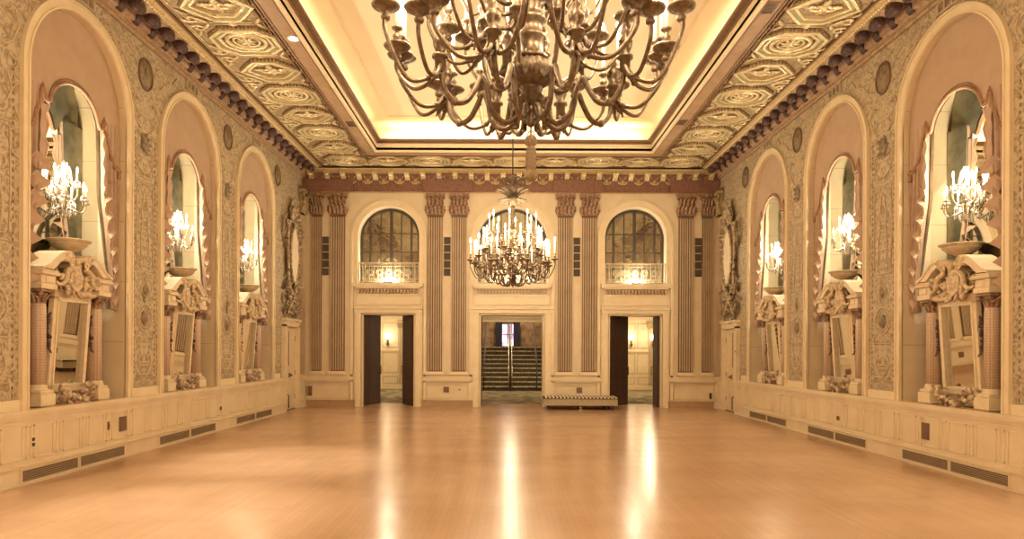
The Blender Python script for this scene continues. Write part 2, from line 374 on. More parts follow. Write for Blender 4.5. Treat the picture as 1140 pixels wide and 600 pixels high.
def side_wall(side):
    nm, X, rz, sg = side
    w = MB()
    def q(a, b, z0, z1): w.add([(0,a,z0),(0,b,z0),(0,b,z1),(0,a,z1)], [(0,1,2,3)])
    q(YF, 1.17, DADO, 6.35)
    for c in BAYS:
        q(c-1.5, c-RI, DADO, 6.35); q(c+RI, c+1.5, DADO, 6.35)
        A = arc(c, SPR, RI, PI, 0, 32)
        w.strip([(0,y,z) for y, z in A], [(0,y,6.35) for y, z in A], False)
    # the door bay beyond the last niche
    q(16.17, 16.5, DADO, 6.35); q(17.4, 18.3, DADO, 6.35); q(16.5, 17.4, 2.06, 6.35)
    o = w.build('wall_' + nm, MURAL); o.location = (X, 0, 0)
    tag(o, kind='structure')
    # outer leaf that closes the wall behind the niches
    b = MB().box(-.62*sg-.02, -.62*sg+.02, YF, 18.3, -.1, 6.9); b.build('wall_backing', CREAM, o)
    # niche linings and arch trims
    for c in BAYS:
        n = MB(); P = [(c-RI, DADO), (c-RI, SPR)] + arc(c, SPR, RI, PI, 0, 32) + [(c+RI, SPR), (c+RI, DADO)]
        n.strip([(0,y,z) for y, z in P], [(-DEPTH*sg-.1*sg,y,z) for y, z in P], False)
        n.add([(0,c-RI,DADO),(0,c+RI,DADO),(-.6*sg,c+RI,DADO),(-.6*sg,c-RI,DADO)], [(0,1,2,3)])
        n.build('niche_lining', CREAM, o)
        # joint beads on the reveals
        j = MB()
        for z in (1.6, 2.45, 3.3, 4.15, 4.9):
            for e in (-1, 1):
                r = RI if z <= SPR else math.sqrt(max(0, RI*RI-(z-SPR)**2))
                j.box(min(-.02*sg, -.45*sg), max(-.02*sg, -.45*sg), c+e*r-.004, c+e*r+.004, z-.005, z+.005)
        j.build('niche_joint', TAN, o)
        mr = MB(); A = arc(c, SPR, RI-.004, PI, 0, 32)
        x = -DEPTH*sg
        mr.add([(x, c-RI+.004, DADO), (x, c+RI-.004, DADO)] + [(x, y, z) for y, z in A[::-1]], [tuple(range(2+len(A)))])
        mr.build('niche_mirror', MIRROR, o)
        t = MB()
        for r0, r1, d in ((RI, RI+.022, .045), (RI+.022, RI+.10, .028), (RI+.10, RO, .05)):
            O = [(c-r1, DADO), (c-r1, SPR)] + arc(c, SPR, r1, PI, 0, 40) + [(c+r1, SPR), (c+r1, DADO)]
            I = [(c-r0, DADO), (c-r0, SPR)] + arc(c, SPR, r0, PI, 0, 40) + [(c+r0, SPR), (c+r0, DADO)]
            t.strip([(d*sg,y,z) for y, z in O], [(d*sg,y,z) for y, z in I], False)
            t.strip([(d*sg,y,z) for y, z in O], [(-.01*sg,y,z) for y, z in O], False)
            t.strip([(d*sg,y,z) for y, z in I], [(-.01*sg,y,z) for y, z in I], False)
        t.build('archivolt', CREAMD, o)
    # wall strips beside the trims, border under the mural panels
    s = MB()
    for c in BAYS[:-1]:
        a, b = c+RO, c+3-RO
        x0, x1 = sorted((0, .022*sg))
        s.box(x0, x1, a, b, DADO, .93)
    x0, x1 = sorted((0, .022*sg)); s.box(x0, x1, 15.79, 16.25, DADO, .93); s.box(x0, x1, 17.62, 18.08, DADO, .93)
    s.build('panel_border', CREAMD, o)
    # painted and raised grotesque motifs on each pier
    for c in BAYS[:-1]:
        y = c+1.5; g = MB(); h = MB()
        R = Matrix.Translation((.004*sg, y, 0)) @ Matrix.Rotation(PI/2*sg, 4, 'Y')    # local xy -> wall plane; z -> outwards
        def ring(z, r, t=.012, k=24, sx=1):
            g.tube([(.006*sg, y+r*sx*math.cos(2*PI*i/k), z+r*math.sin(2*PI*i/k)) for i in range(k)], t, 5, None, True)
        ring(1.96, .20); ring(1.96, .145, .008); h.ball((.0, y, 1.96), (.03,.10,.11))
        for r in (.16, .11):
            g.tube([(.006*sg, y+a, 2.38+b) for a, b in ((0,-r*1.15),(r*.8,0),(0,r*1.15),(-r*.8,0))], .01, 5, None, True)
        h.ball((0, y, 2.38), (.025,.05,.07))
        for z, w in ((1.12,.2),(1.3,.16),(1.62,.22),(2.66,.2),(2.74,.17),(3.02,.13),(3.95,.18),(4.04,.14)):
            g.tube([(.006*sg, y-w, z), (.006*sg, y+w, z)], .011, 5)
        for e in (-1, 1):       # scrolls, standing draped figure outline, swags
            g.tube([(.006*sg, y+e*p, z) for p, z in ((.02,1.12),(.12,1.2),(.19,1.3),(.15,1.42),(.06,1.4),(.07,1.33))], .011, 5)
            g.tube([(.006*sg, y+e*p, z) for p, z in ((.2,1.62),(.24,1.7),(.2,1.76))], .01, 5)
            g.tube([(.006*sg, y+e*p, z) for p, z in ((.10,2.8),(.12,3.1),(.07,3.35),(.1,3.55),(.05,3.7),(.05,3.8),(.0,3.86))], .012, 5)
            g.tube([(.006*sg, y+e*p, z) for p, z in ((.22,2.75),(.24,3.3),(.22,3.9))], .009, 5)
            g.tube([(.006*sg, y+e*p, z) for p, z in ((.05,4.1),(.17,4.16),(.25,4.32),(.2,4.46),(.11,4.4))], .011, 5)
            g.tube([(.006*sg, y+e*p, z) for p, z in ((.12,4.75),(.26,4.85),(.36,5.05),(.3,5.22),(.2,5.16))], .012, 5)
            g.tube([(.006*sg, y+e*p, z) for p, z in ((.25,5.45),(.42,5.5),(.58,5.66),(.8,5.72),(.95,5.9))], .012, 5)
            g.tube([(.006*sg, y+e*p, z) for p, z in ((.3,5.75),(.45,5.85),(.62,5.84))], .01, 5)
        g.build('mural_linework', CREAMDIM, o); h.build('mural_boss', MEDAL, o)
        k = MB()        # beaded edges
        for e in (-1, 1):
            for i in range(44):
                k.ball((.004*sg, y+e*.285, .98+i*.085), (.006,.014,.024), 6, 4)
        k.build('beaded_edge', ROSEB, o)
    return o
WALLS = {s[0]: side_wall(s) for s in SIDES}

def dado(side):
    """panelled wainscot with base and cap"""
    nm, X, rz, sg = side
    root = MB()
    def bx(m, n0, n1, a, b, z0, z1): m.box(min(X+sg*n0, X+sg*n1), max(X+sg*n0, X+sg*n1), a, b, z0, z1)
    runs = [(YF, 16.38), (17.52, YB)]
    for a, b in runs:
        bx(root, -.3, .08, a, b, 0, .76)
        bx(root, 0, .095, a, b, .71, .745); bx(root, 0, .11, a, b, .745, .775); bx(root, -.02, .10, a, b, .775, .81)
        bx(root, 0, .088, a, b, .67, .69)
    o = tag(root.build('wall_%s_dado' % nm, CREAM), kind='structure')
    p = MB(); y = -.9
    while y < 16.2:
        for a, b in ((y, y+.33), (y+.375, y+.46)):
            if b < 16.3:
                for c in ((a, a+.012, .27, .64), (b-.012, b, .27, .64), (a, b, .27, .282), (a, b, .628, .64)): bx(p, .08, .09, *c)
        y += .505
    for c in ((17.6,17.612,.27,.64),(17.95,17.962,.27,.64),(17.6,17.96,.27,.282),(17.6,17.96,.628,.64)): bx(p, .08, .09, *c)
    p.build('panel_moulding', CREAMD, o)
    b = MB()
    for a, e in runs:
        bx(b, 0, .12, a, e, 0, .19); bx(b, 0, .135, a, e, .0, .02); bx(b, 0, .14, a, e, .19, .205); bx(b, 0, .10, a, e, .205, .235)
    tag(b.build('baseboard_' + nm, CREAM), kind='structure')
for s in SIDES: dado(s)

# rear wall behind the camera
rw = MB(); rw.box(XL-.7, XR+.7, YF-.1, YF, -.1, 6.9)
tag(rw.build('wall_rear', CREAM), kind='structure')

# back wall with three doorways and three arched windows
def back_wall():
    w = MB(); ZD, ZS = 2.45, 3.26
    xs = [XL-.3]
    def q(x0, x1, z0, z1): w.add([(x0,YB,z0),(x1,YB,z0),(x1,YB,z1),(x0,YB,z1)], [(0,1,2,3)])
    prev = XL-.3
    for c, DW, WW in zip(SX, DWS, WWS):
        WS = ZTOP-WW
        q(prev, c-WW, 0, 6.9); prev = c+WW
        q(c-WW, c-DW, 0, ZD); q(c+DW, c+WW, 0, ZD)
        q(c-WW, c+WW, ZD, ZS)
        A = arc(c, WS, WW, PI, 0, 36)
        w.strip([(x,YB,z) for x, z in A], [(x,YB,6.9) for x, z in A], False)
        P = [(c-WW, ZS), (c-WW, WS)] + A + [(c+WW, WS), (c+WW, ZS), (c-WW, ZS)]
        w.strip([(x,YB,z) for x, z in P], [(x,YB+.32,z) for x, z in P], False)
        P = [(c-DW, 0), (c-DW, ZD), (c+DW, ZD), (c+DW, 0)]
        w.strip([(x,YB,z) for x, z in P], [(x,YB+1.0,z) for x, z in P], False)
        w.box(c-WW, c+WW, YB+.33, YB+1.0, ZD+.05, ZS-.05)
    q(prev, XR+.3, 0, 6.9)
    # the foyer face of the thick wall
    prev = -6.5
    for c, DW in zip(SX, DWS):
        for (x0, x1, z0, z1) in ((prev, c-DW, 0, 3.1), (c-DW, c+DW, ZD, 3.1)):
            w.add([(x0,YB+1,z0),(x1,YB+1,z0),(x1,YB+1,z1),(x0,YB+1,z1)], [(0,1,2,3)])
        prev = c+DW
    w.add([(prev,YB+1,0),(7.5,YB+1,0),(7.5,YB+1,3.1),(prev,YB+1,3.1)], [(0,1,2,3)])
    o = tag(w.build('wall_back', CREAM), kind='structure')
    def bx(m, x0, x1, n0, n1, z0, z1): m.box(x0, x1, YB-n1, YB-n0, z0, z1)
    # flat frames and panels
    f = MB()
    for c, DW, WW in zip(SX, DWS, WWS):
        for e in (-1, 1):       # strips from floor to entablature flanking each bay
            a, b = sorted((c+e*(WW+.12), c+e*(WW+.19))); bx(f, a, b, 0, .05, .2, 4.45)
            a, b = sorted((c+e*(DW+.03), c+e*(DW+.17))); bx(f, a, b, 0, .07, 0, 2.58)
            a, b = sorted((c+e*(DW+.17), c+e*(DW+.21))); bx(f, a, b, 0, .04, 0, 2.70)
        bx(f, c-DW-.21, c+DW+.21, 0, .09, 2.47, 2.58); bx(f, c-DW-.23, c+DW+.23, 0, .13, 2.58, 2.62)
        bx(f, c-DW-.15, c+DW+.15, 0, .025, 2.70, 2.93)
        bx(f, c-WW, c+WW, 0, .05, 2.93, 2.98); bx(f, c-WW-.04, c+WW+.04, 0, .11, 3.12, 3.16); bx(f, c-WW-.10, c+WW+.10, 0, .14, 3.16, 3.26)
    f.build('flat_moulding', CREAMD, o)
    for c, WW in zip(SX, WWS):
        n = 19 if WW < .9 else 22
        for i in range(n):     # small pendants under each sill
            x = c-WW+.03+i*(2*WW-.06)/(n-1)
            m = MB(); m.prism([(x-.026,3.11),(x+.026,3.11),(x+.026,3.06),(x,2.985),(x-.026,3.06)], YB-.085, YB)
            m.build('sill_pendant', TAN, o)
    # dado of the back wall
    d = MB()
    segs = [(XL, SX[0]-.9), (SX[0]+.9, SX[1]-1.05), (SX[1]+1.05, SX[2]-.9), (SX[2]+.9, XR)]
    for a, b in segs:
        bx(d, a, b, 0, .03, .62, .64); bx(d, a, b, 0, .05, .66, .69); bx(d, a, b, 0, .065, .69, .80); bx(d, a, b, 0, .05, .80, .85)
        for c in ((a+.12, b-.12, .57, .585), (a+.12, b-.12, .22, .235), (a+.12, a+.135, .22, .58), (b-.135, b-.12, .22, .58)):
            bx(d, c[0], c[1], 0, .02, c[2], c[3])
    d.build('dado_moulding', CREAM, o)
    b = MB()
    for a, e in segs: bx(b, a-.02, e+.02, 0, .06, 0, .15); bx(b, a-.02, e+.02, 0, .075, .15, .17)
    tag(b.build('baseboard_back', mat('base_tan', (.46,.29,.165,1), .4)), kind='structure')
    return o
back_wall()

# windows of the back wall
def window(i, c):
    WW = WWS[i]; WS, ZS = ZTOP-WW, 3.26
    fr = MB()
    for r0, r1, n0, n1 in ((0, .05, -.02, .06), (.05, .13, -.02, .035), (.13, .18, -.02, .075)):
        def loop(r): return [(c-r, ZS), (c-r, WS)] + arc(c, WS, r, PI, 0, 36) + [(c+r, WS), (c+r, ZS)]
        O, I = loop(WW+r1), loop(WW+r0)
        for A, B, ya, yb in ((O, I, n1, n1), (O, O, n1, n0), (I, I, n1, n0)):
            fr.strip([(x, YB-ya, z) for x, z in A], [(x, YB-yb, z) for x, z in B], False)
    o = tag(fr.build('window_%d' % (i+1), CREAMD), kind='structure')
    y0, y1 = YB+.24, YB+.31
    m = MB()
    def loop(r): return [(c-r, ZS), (c-r, WS)] + arc(c, WS, r, PI, 0, 36) + [(c+r, WS), (c+r, ZS)]
    for a, b, ya, yb in ((loop(WW-.02), loop(WW-.075), y0, y0), (loop(WW-.075), loop(WW-.075), y0, y1)):
        m.strip([(x, ya, z) for x, z in a], [(x, yb, z) for x, z in b], False)
    for dx, w in ((-.54,.024),(-.26,.010),(.02,.036),(.29,.010),(.56,.024)):
        k = WW/.81; dx *= k; h = math.sqrt((WW-.05)**2-dx*dx); m.box(c+dx-w, c+dx+w, y0, y1, ZS, WS+h)
    m.box(c-WW+.03, c+WW-.03, y0+.02, y1, 4.12, 4.14); m.box(c-WW+.08, c+WW-.08, y0+.02, y1, 4.62, 4.638); m.box(c-WW+.02, c+WW-.02, y0, y1, ZS, ZS+.08)
    m.build('window_frame', mat('window_bronze', (.07,.05,.035,1), .5, .3) if i == 0 else bpy.data.materials['window_bronze'], o)
    g = MB(); P = loop(WW-.03); g.add([(x, YB+.295, z) for x, z in P], [tuple(range(len(P)))]); g.build('pane', PANE, o)
    # balcony railing
    r = empty('balcony_railing', (c, YB+.02, 3.26))
    tag(r, 'pierced metal railing in the window above the %s' % ['doorway at the left end', 'staircase doorway in the centre', 'doorway beside the wheeled platform'][i], 'railing', 'balcony railings on the back wall')
    r.scale = (WW/.81, 1, 1)
    f = MB(); f.box(-.80, .80, -.015, .015, .53, .56); f.box(-.80, .80, -.012, .012, .03, .055); f.box(-.80, .80, -.01, .01, .45, .462); f.box(-.80, .80, -.01, .01, .125, .137)
    f.build('rail', IRON, r)
    for x in (-.79, -.69, .69, .79): MB().box(x-.012, x+.012, -.012, .012, 0, .56).build('post', IRON, r)
    t = MB()
    for k in range(5):
        x = -.5+k*.25
        t.tube([(x+.085*math.cos(a*PI/9), 0, .29+.085*math.sin(a*PI/9)) for a in range(18)], .012, 6, None, True)
        t.tube([(x+.045*math.cos(a*PI/6), 0, .29+.045*math.sin(a*PI/6)) for a in range(12)], .008, 5, None, True)
        for a in range(8): t.tube([(x+.045*math.cos(a*PI/4), 0, .29+.045*math.sin(a*PI/4)), (x+.085*math.cos(a*PI/4), 0, .29+.085*math.sin(a*PI/4))], .005, 4)
    t.build('ring_ornament', IRON, r)
    b = MB()
    for k in range(12): b.box(-.64+k*.116, -.628+k*.116, -.008, .008, .05, .54)
    for k in range(26):
        x = -.64+k*.0512
        for z in (.09, .495): b.tube([(x+.02*math.cos(a*PI/4), 0, z+.03*math.sin(a*PI/4)) for a in range(8)], .005, 4, None, True)
    b.build('baluster_lattice', IRON, r)
    # small uplight on the sill
    u = empty('sill_uplight', (c, YB-.09, 3.262))
    tag(u, 'small glowing ledge lamp above the %s' % ['doorway at the left end', 'staircase doorway in the centre', 'doorway beside the wheeled platform'][i], 'lamp', 'ledge lamps under the arched windows')
    MB().cbox(-.12, .12, -.035, .035, 0, .03, .006).build('lamp_housing', BLACKISH, u)
    MB().box(-.11, .11, -.028, .028, .03, .036).build('lamp_lens', emit('uplight_lens', (1,.86,.6,1), 6, False), u)
for i, c in enumerate(SX): window(i, c)
for i, c in enumerate(SX):
    u = empty('sill_uplight', (c, YB+.14, 3.262))  # second lamp per window, added to brighten the reveal
    tag(u, 'added glowing lamp behind the window railing above the %s' % ['doorway at the left end', 'staircase doorway in the centre', 'doorway beside the wheeled platform'][i], 'lamp', 'added lamps behind the window railings')
    MB().cbox(-.12, .12, -.035, .035, 0, .03, .006).build('lamp_housing', BLACKISH, u)
    MB().box(-.11, .11, -.028, .028, .03, .036).build('lamp_lens', bpy.data.materials['uplight_lens'], u)

# ------------------------------------------------------------------ pilasters
def capital_mb(w=.47, h=.58, d=.10):
    m = MB()
    m.box(-w*.38, w*.38, -d*.7, 0, 0, h*.9)
    m.box(-w*.44, w*.44, -d*.85, 0, 0, .035)
    m.box(-w*.5, w*.5, -d*1.25, 0, h-.06, h); m.box(-w*.46, w*.46, -d*1.1, 0, h-.09, h-.06)
    for k in range(5):
        x = -w*.4+k*w*.2; m.leaf((x, -d*.7, .03), (x*.1, -.15, 1), (0,-1,0), h*.45, w*.24, .75)
    for k in range(4):
        x = -w*.3+k*w*.2; m.leaf((x, -d*.72, .2), (x*.15, -.2, 1), (0,-1,0), h*.5, w*.24, .7)
    for e in (-1, 1):
        pts = [(e*(w*.40+.055*(1-t)*math.cos(t*11)), -d*1.05, h-.15+.055*(1-t)*math.sin(t*11)) for t in [i/22*.85 for i in range(23)]]
        m.tube(pts, .018, 6)
        m.tube([(e*w*.12, -d*.9, .33), (e*w*.2, -d, .42), (e*w*.36, -d*1.05, h-.1)], .017, 6)
    m.ball((0, -d*1.2, h-.06), (.05,.03,.05))
    return m
def pilaster_proto(w, with_cap=True):
    r = empty('pilaster')
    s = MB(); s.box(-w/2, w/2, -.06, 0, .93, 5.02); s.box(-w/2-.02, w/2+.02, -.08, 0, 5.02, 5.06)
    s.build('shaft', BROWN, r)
    f = MB(); n = 6; p = w/n
    for k in range(n):
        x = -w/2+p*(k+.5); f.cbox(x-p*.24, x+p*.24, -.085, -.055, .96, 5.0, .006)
    f.build('fluting', TAN, r)
    b = MB(); b.box(-w/2-.07, w/2+.07, -.10, 0, .85, .89); b.box(-w/2-.045, w/2+.045, -.085, 0, .89, .935); b.build('base', CREAMD, r)
    c = capital_mb(w+.14).build('capital', ROSEB, r); c.location = (0, 0, 5.07)
    return r
pp = pilaster_proto(.37)
narrow = pilaster_proto(.24)
PX = [('n', 353), ('w', 376), ('w', 484.3), ('w', 511), ('w', 628.5), ('w', 655.3), ('w', 762.5), ('n', 786)]
PLAB = ['narrow fluted pilaster squeezed into the corner with the left wall', 'fluted pilaster between the dark slot speaker and the left end doorway',
        'fluted pilaster on the right of the left end doorway', 'fluted pilaster on the left of the staircase doorway',
        'fluted pilaster on the right of the staircase doorway', 'fluted pilaster on the left of the doorway beside the wheeled platform',
        'fluted pilaster beside the slot speaker near the right corner', 'narrow fluted pilaster squeezed into the corner with the right wall']
first = {}
for (k, px), lab in zip(PX, PLAB):
    proto = pp if k == 'w' else narrow
    o = copy_tree(proto) if k in first else proto
    first[k] = 1
    o.location = ((px-564)/42, YB, 0)
    tag(o, lab, 'pilaster', 'fluted pilasters of the back wall')

# plain corner returns between side walls and back wall
cr = MB()
for X, sg in ((XL, 1), (XR, -1)):
    a, b = sorted((X, X+sg*.06)); cr.box(a, b, YB-.34, YB-.06, .85, 5.0)
    for k in range(4):
        a2, b2 = sorted((X, X+sg*.085)); cr.box(a2, b2, YB-.33+k*.07, YB-.29+k*.07, .9, 4.98)
tag(cr.build('trim_1', TAN), kind='structure')
for X, sg, rz in ((XL, 1, PI/2), (XR, -1, -PI/2)):
    c = capital_mb(.42, .62, .12).build('trim_2' if sg == 1 else 'trim_3', GOLD)
    c.location = (X, YB-.2, 5.05); c.rotation_euler = (0, 0, rz); tag(c, kind='structure')

# ------------------------------------------------------------------ entablature / cornices
def back_cornice():
    m = MB(); bx = lambda x0, x1, n, z0, z1: m.box(x0, x1, YB-n, YB, z0, z1)
    bx(XL, XR, .09, 5.66, 5.72); bx(XL, XR, .07, 5.72, 5.80); bx(XL, XR, .08, 5.80, 6.02)
    for c in (-4.72, -1.58, 1.86, 4.98):
        bx(c-.66 if c > -4 and c < 4 else c-.7, c+.66 if c < 4 else c+.62, .15, 5.66, 5.99)
    bx(XL, XR, .11, 6.02, 6.06); bx(XL, XR, .13, 6.06, 6.13)
    o = tag(m.build('trim_4', mat('rose_frieze', (.25,.12,.08,1), .45, c2=(.17,.075,.052,1), scale=16, bump=.3)), kind='structure')
    g = MB(); g.box(XL, XR, YB-.10, YB-.08, 5.64, 5.665); g.box(XL, XR, YB-.33, YB, 6.13, 6.19); g.box(XL, XR, YB-.38, YB, 6.19, 6.215)
    g.build('gilt_fillet', GOLD, o)
    n = 26
    for k in range(n):
        x = XL+.25+k*(XR-XL-.5)/(n-1)
        b = MB(); b.prism([(0,6.13),(-.31,6.13),(-.32,6.10),(-.26,6.06),(-.17,6.04),(-.12,5.98),(-.08,5.97),(0,5.97)], x-.065, x+.065, 'x', Matrix.Translation((0,YB,0)))
        b.ball((x, YB-.27, 6.07), (.07,.05,.04), 8, 5); b.build('modillion', GILT, o)
        if k < n-1:
            s = MB(); xm = x+(XR-XL-.5)/(n-1)/2
            s.tube([(xm+.12*math.cos(a), YB-.11, 5.96+.08*math.sin(a)) for a in [PI+i*PI/10 for i in range(11)]], .022, 6); s.tube([(xm+.07*math.cos(a), YB-.11, 5.95+.04*math.sin(a)) for a in [PI+i*PI/8 for i in range(9)]], .014, 6); s.leaf((xm-.05,YB-.1,6.0),(-.6,-.2,1),(0,-1,0),.12,.06,.5); s.leaf((xm+.05,YB-.1,6.0),(.6,-.2,1),(0,-1,0),.12,.06,.5)
            s.ball((xm, YB-.1, 5.97), (.05,.035,.055), 8, 5); s.ball((xm-.08, YB-.1, 5.94), (.02,.02,.02), 6, 4); s.ball((xm+.08, YB-.1, 5.94), (.02,.02,.02), 6, 4)
            s.build('swag', GOLD, o)
    bd = MB()
    for k in range(200):
        x = XL+.4+k*.0505
        if x < XR-.4: bd.ball((x, YB-.385, 6.20), .014, 5, 4)
    bd.build('bead_row', CREAMD, o)
back_cornice()

MOD = None
def side_cornice(side, tn):
    global MOD
    nm, X, rz, sg = side
    m = MB()
    prof = [(0,6.02),(.04,6.02),(.05,6.06),(.09,6.08),(.10,6.12),(.14,6.13),(.15,6.17),(.15,6.30),(0,6.30)]
    m.prism([(X+sg*n, z) for n, z in prof], YF, YB, 'y')
    # prism with axis y takes (x,z)
    m.prism([(X+sg*n, z) for n, z in [(.12,6.22),(.44,6.22),(.46,6.235),(.46,6.30),(.12,6.30)]], YF, YB, 'y')
    o = tag(m.build(tn, CORN), kind='structure')
    g = MB()
    g.prism([(X+sg*n, z) for n, z in [(.44,6.215),(.475,6.215),(.52,6.25),(.56,6.26),(.56,6.31),(.44,6.31)]], YF, YB-.3, 'y')
    g.prism([(X+sg*n, z) for n, z in [(.05,6.058),(.075,6.058),(.075,6.075),(.05,6.075)]], YF, YB, 'y')
    g.build('gilt_moulding', GOLD, o)
    bd = MB(); y = 6.2
    while y < YB-.4:
        bd.ball((X+sg*.485, y, 6.222), (.014,.02,.014), 6, 4); y += .062
    bd.build('bead_row', CREAMD, o)
    y = 6.0; i = 0
    while y < YB-.35:
        if MOD is None:
            b = MB()
            b.prism([(.10,6.225),(.42,6.225),(.44,6.19),(.42,6.13),(.36,6.11),(.30,6.13),(.25,6.18),(.18,6.19),(.14,6.12),(.10,6.10)], -.062, .062, 'x')
            b.tube([(-.085,.365,6.15),(.085,.365,6.15)], .075, 12)
            b.leaf((0,.27,6.13),(0,1,-.1),(0,0,-1),.14,.15,-.3)
            MOD = b.build('modillion', MAROON).data
            bpy.data.objects.remove(bpy.data.objects['modillion.052'] if False else [ob for ob in bpy.data.objects if ob.data == MOD][0])
            r = MB(); r.cbox(-.1,.1,-.1,.1,-.012,0,.004); r.tube([(.065*math.cos(a*PI/6),.065*math.sin(a*PI/6),-.014) for a in range(12)], .012, 5, None, True); r.ball((0,0,-.015),(.035,.035,.02),8,5)
            o2 = r.build('soffit_rosette', GILT); globals()['ROS'] = o2.data; bpy.data.objects.remove(o2)
        b = bpy.data.objects.new('modillion', MOD); col.objects.link(b); b.parent = o; b.location = (X, y, 0); b.rotation_euler = (0,0,rz)
        r = bpy.data.objects.new('soffit_rosette', ROS); col.objects.link(r); r.parent = o; r.location = (X+sg*.28, y+.205, 6.222)
        y += .41
side_cornice(SIDES[0], 'trim_5'); side_cornice(SIDES[1], 'trim_6')

# ------------------------------------------------------------------ ceiling
CXL, CXR, CY1, CY0 = -3.14, 3.46, 16.4, -1.6
def rect(a, b, c, d): return [(a,c),(b,c),(b,d),(a,d)]
c = MB(); c.sweep_rect(rect(XL-.3,XR+.3,YF,YB+.1), rect(CXL,CXR,CY0,CY1), 6.30, 6.36)
ceil = tag(c.build('ceiling', BAND), kind='structure')
f = MB()
f.sweep_rect(rect(CXL-.06,CXR+.06,CY0-.06,CY1+.06), rect(CXL,CXR,CY0,CY1), 6.256, 6.50)
f.build('tray_fascia', CREAMD, ceil)
f = MB(); f.sweep_rect(rect(CXL-.05,CXR+.05,CY0-.05,CY1+.05), rect(CXL+.12,CXR-.12,CY0+.12,CY1-.12), 6.49, 6.54)
f.sweep_rect(rect(CXL-.05,CXR+.05,CY0-.05,CY1+.05), rect(CXL+.04,CXR-.04,CY0+.04,CY1-.04), 6.46, 6.49); f.build('tray_moulding', DKBROWN, ceil)
f = MB(); f.sweep_rect(rect(CXL-.34,CXR+.34,CY0-.34,CY1+.34), rect(CXL-.07,CXR+.07,CY0-.07,CY1+.07), 6.262, 6.30); f.build('flat_beam', BROWNB, ceil)
f = MB()
for d, w in ((.36,.02),(.30,.012),(.06,.014),(.42,.02)):
    f.sweep_rect(rect(CXL-d-w,CXR+d+w,CY0-d-w,CY1+d+w), rect(CXL-d,CXR+d,CY0-d,CY1+d), 6.248, 6.30)
d = 1.58; f.sweep_rect(rect(XL+.6-.03,XR-.6+.03,YF,YB-.4), rect(XL+.6,XR-.6,YF+.1,YB-.43), 6.25, 6.30)
f.build('band_moulding', DKBROWN, ceil)
p = MB(); p.box(CXL-.5,CXR+.5,CY0-.5,CY1+.5,7.00,7.06)
for a in ((CXL-.52,CXL-.46,CY0-.5,CY1+.5),(CXR+.46,CXR+.52,CY0-.5,CY1+.5),(CXL-.5,CXR+.5,CY0-.52,CY0-.46),(CXL-.5,CXR+.5,CY1+.46,CY1+.52)): p.box(*a, 6.36, 7.02)
p.build('tray_panel', CEIL, ceil)
g = MB(); g.sweep_rect(rect(CXL+.32,CXR-.32,CY0+.32,CY1-.32), rect(CXL+.35,CXR-.35,CY0+.35,CY1-.35), 6.985, 7.0); g.build('panel_line', CREAM, ceil)

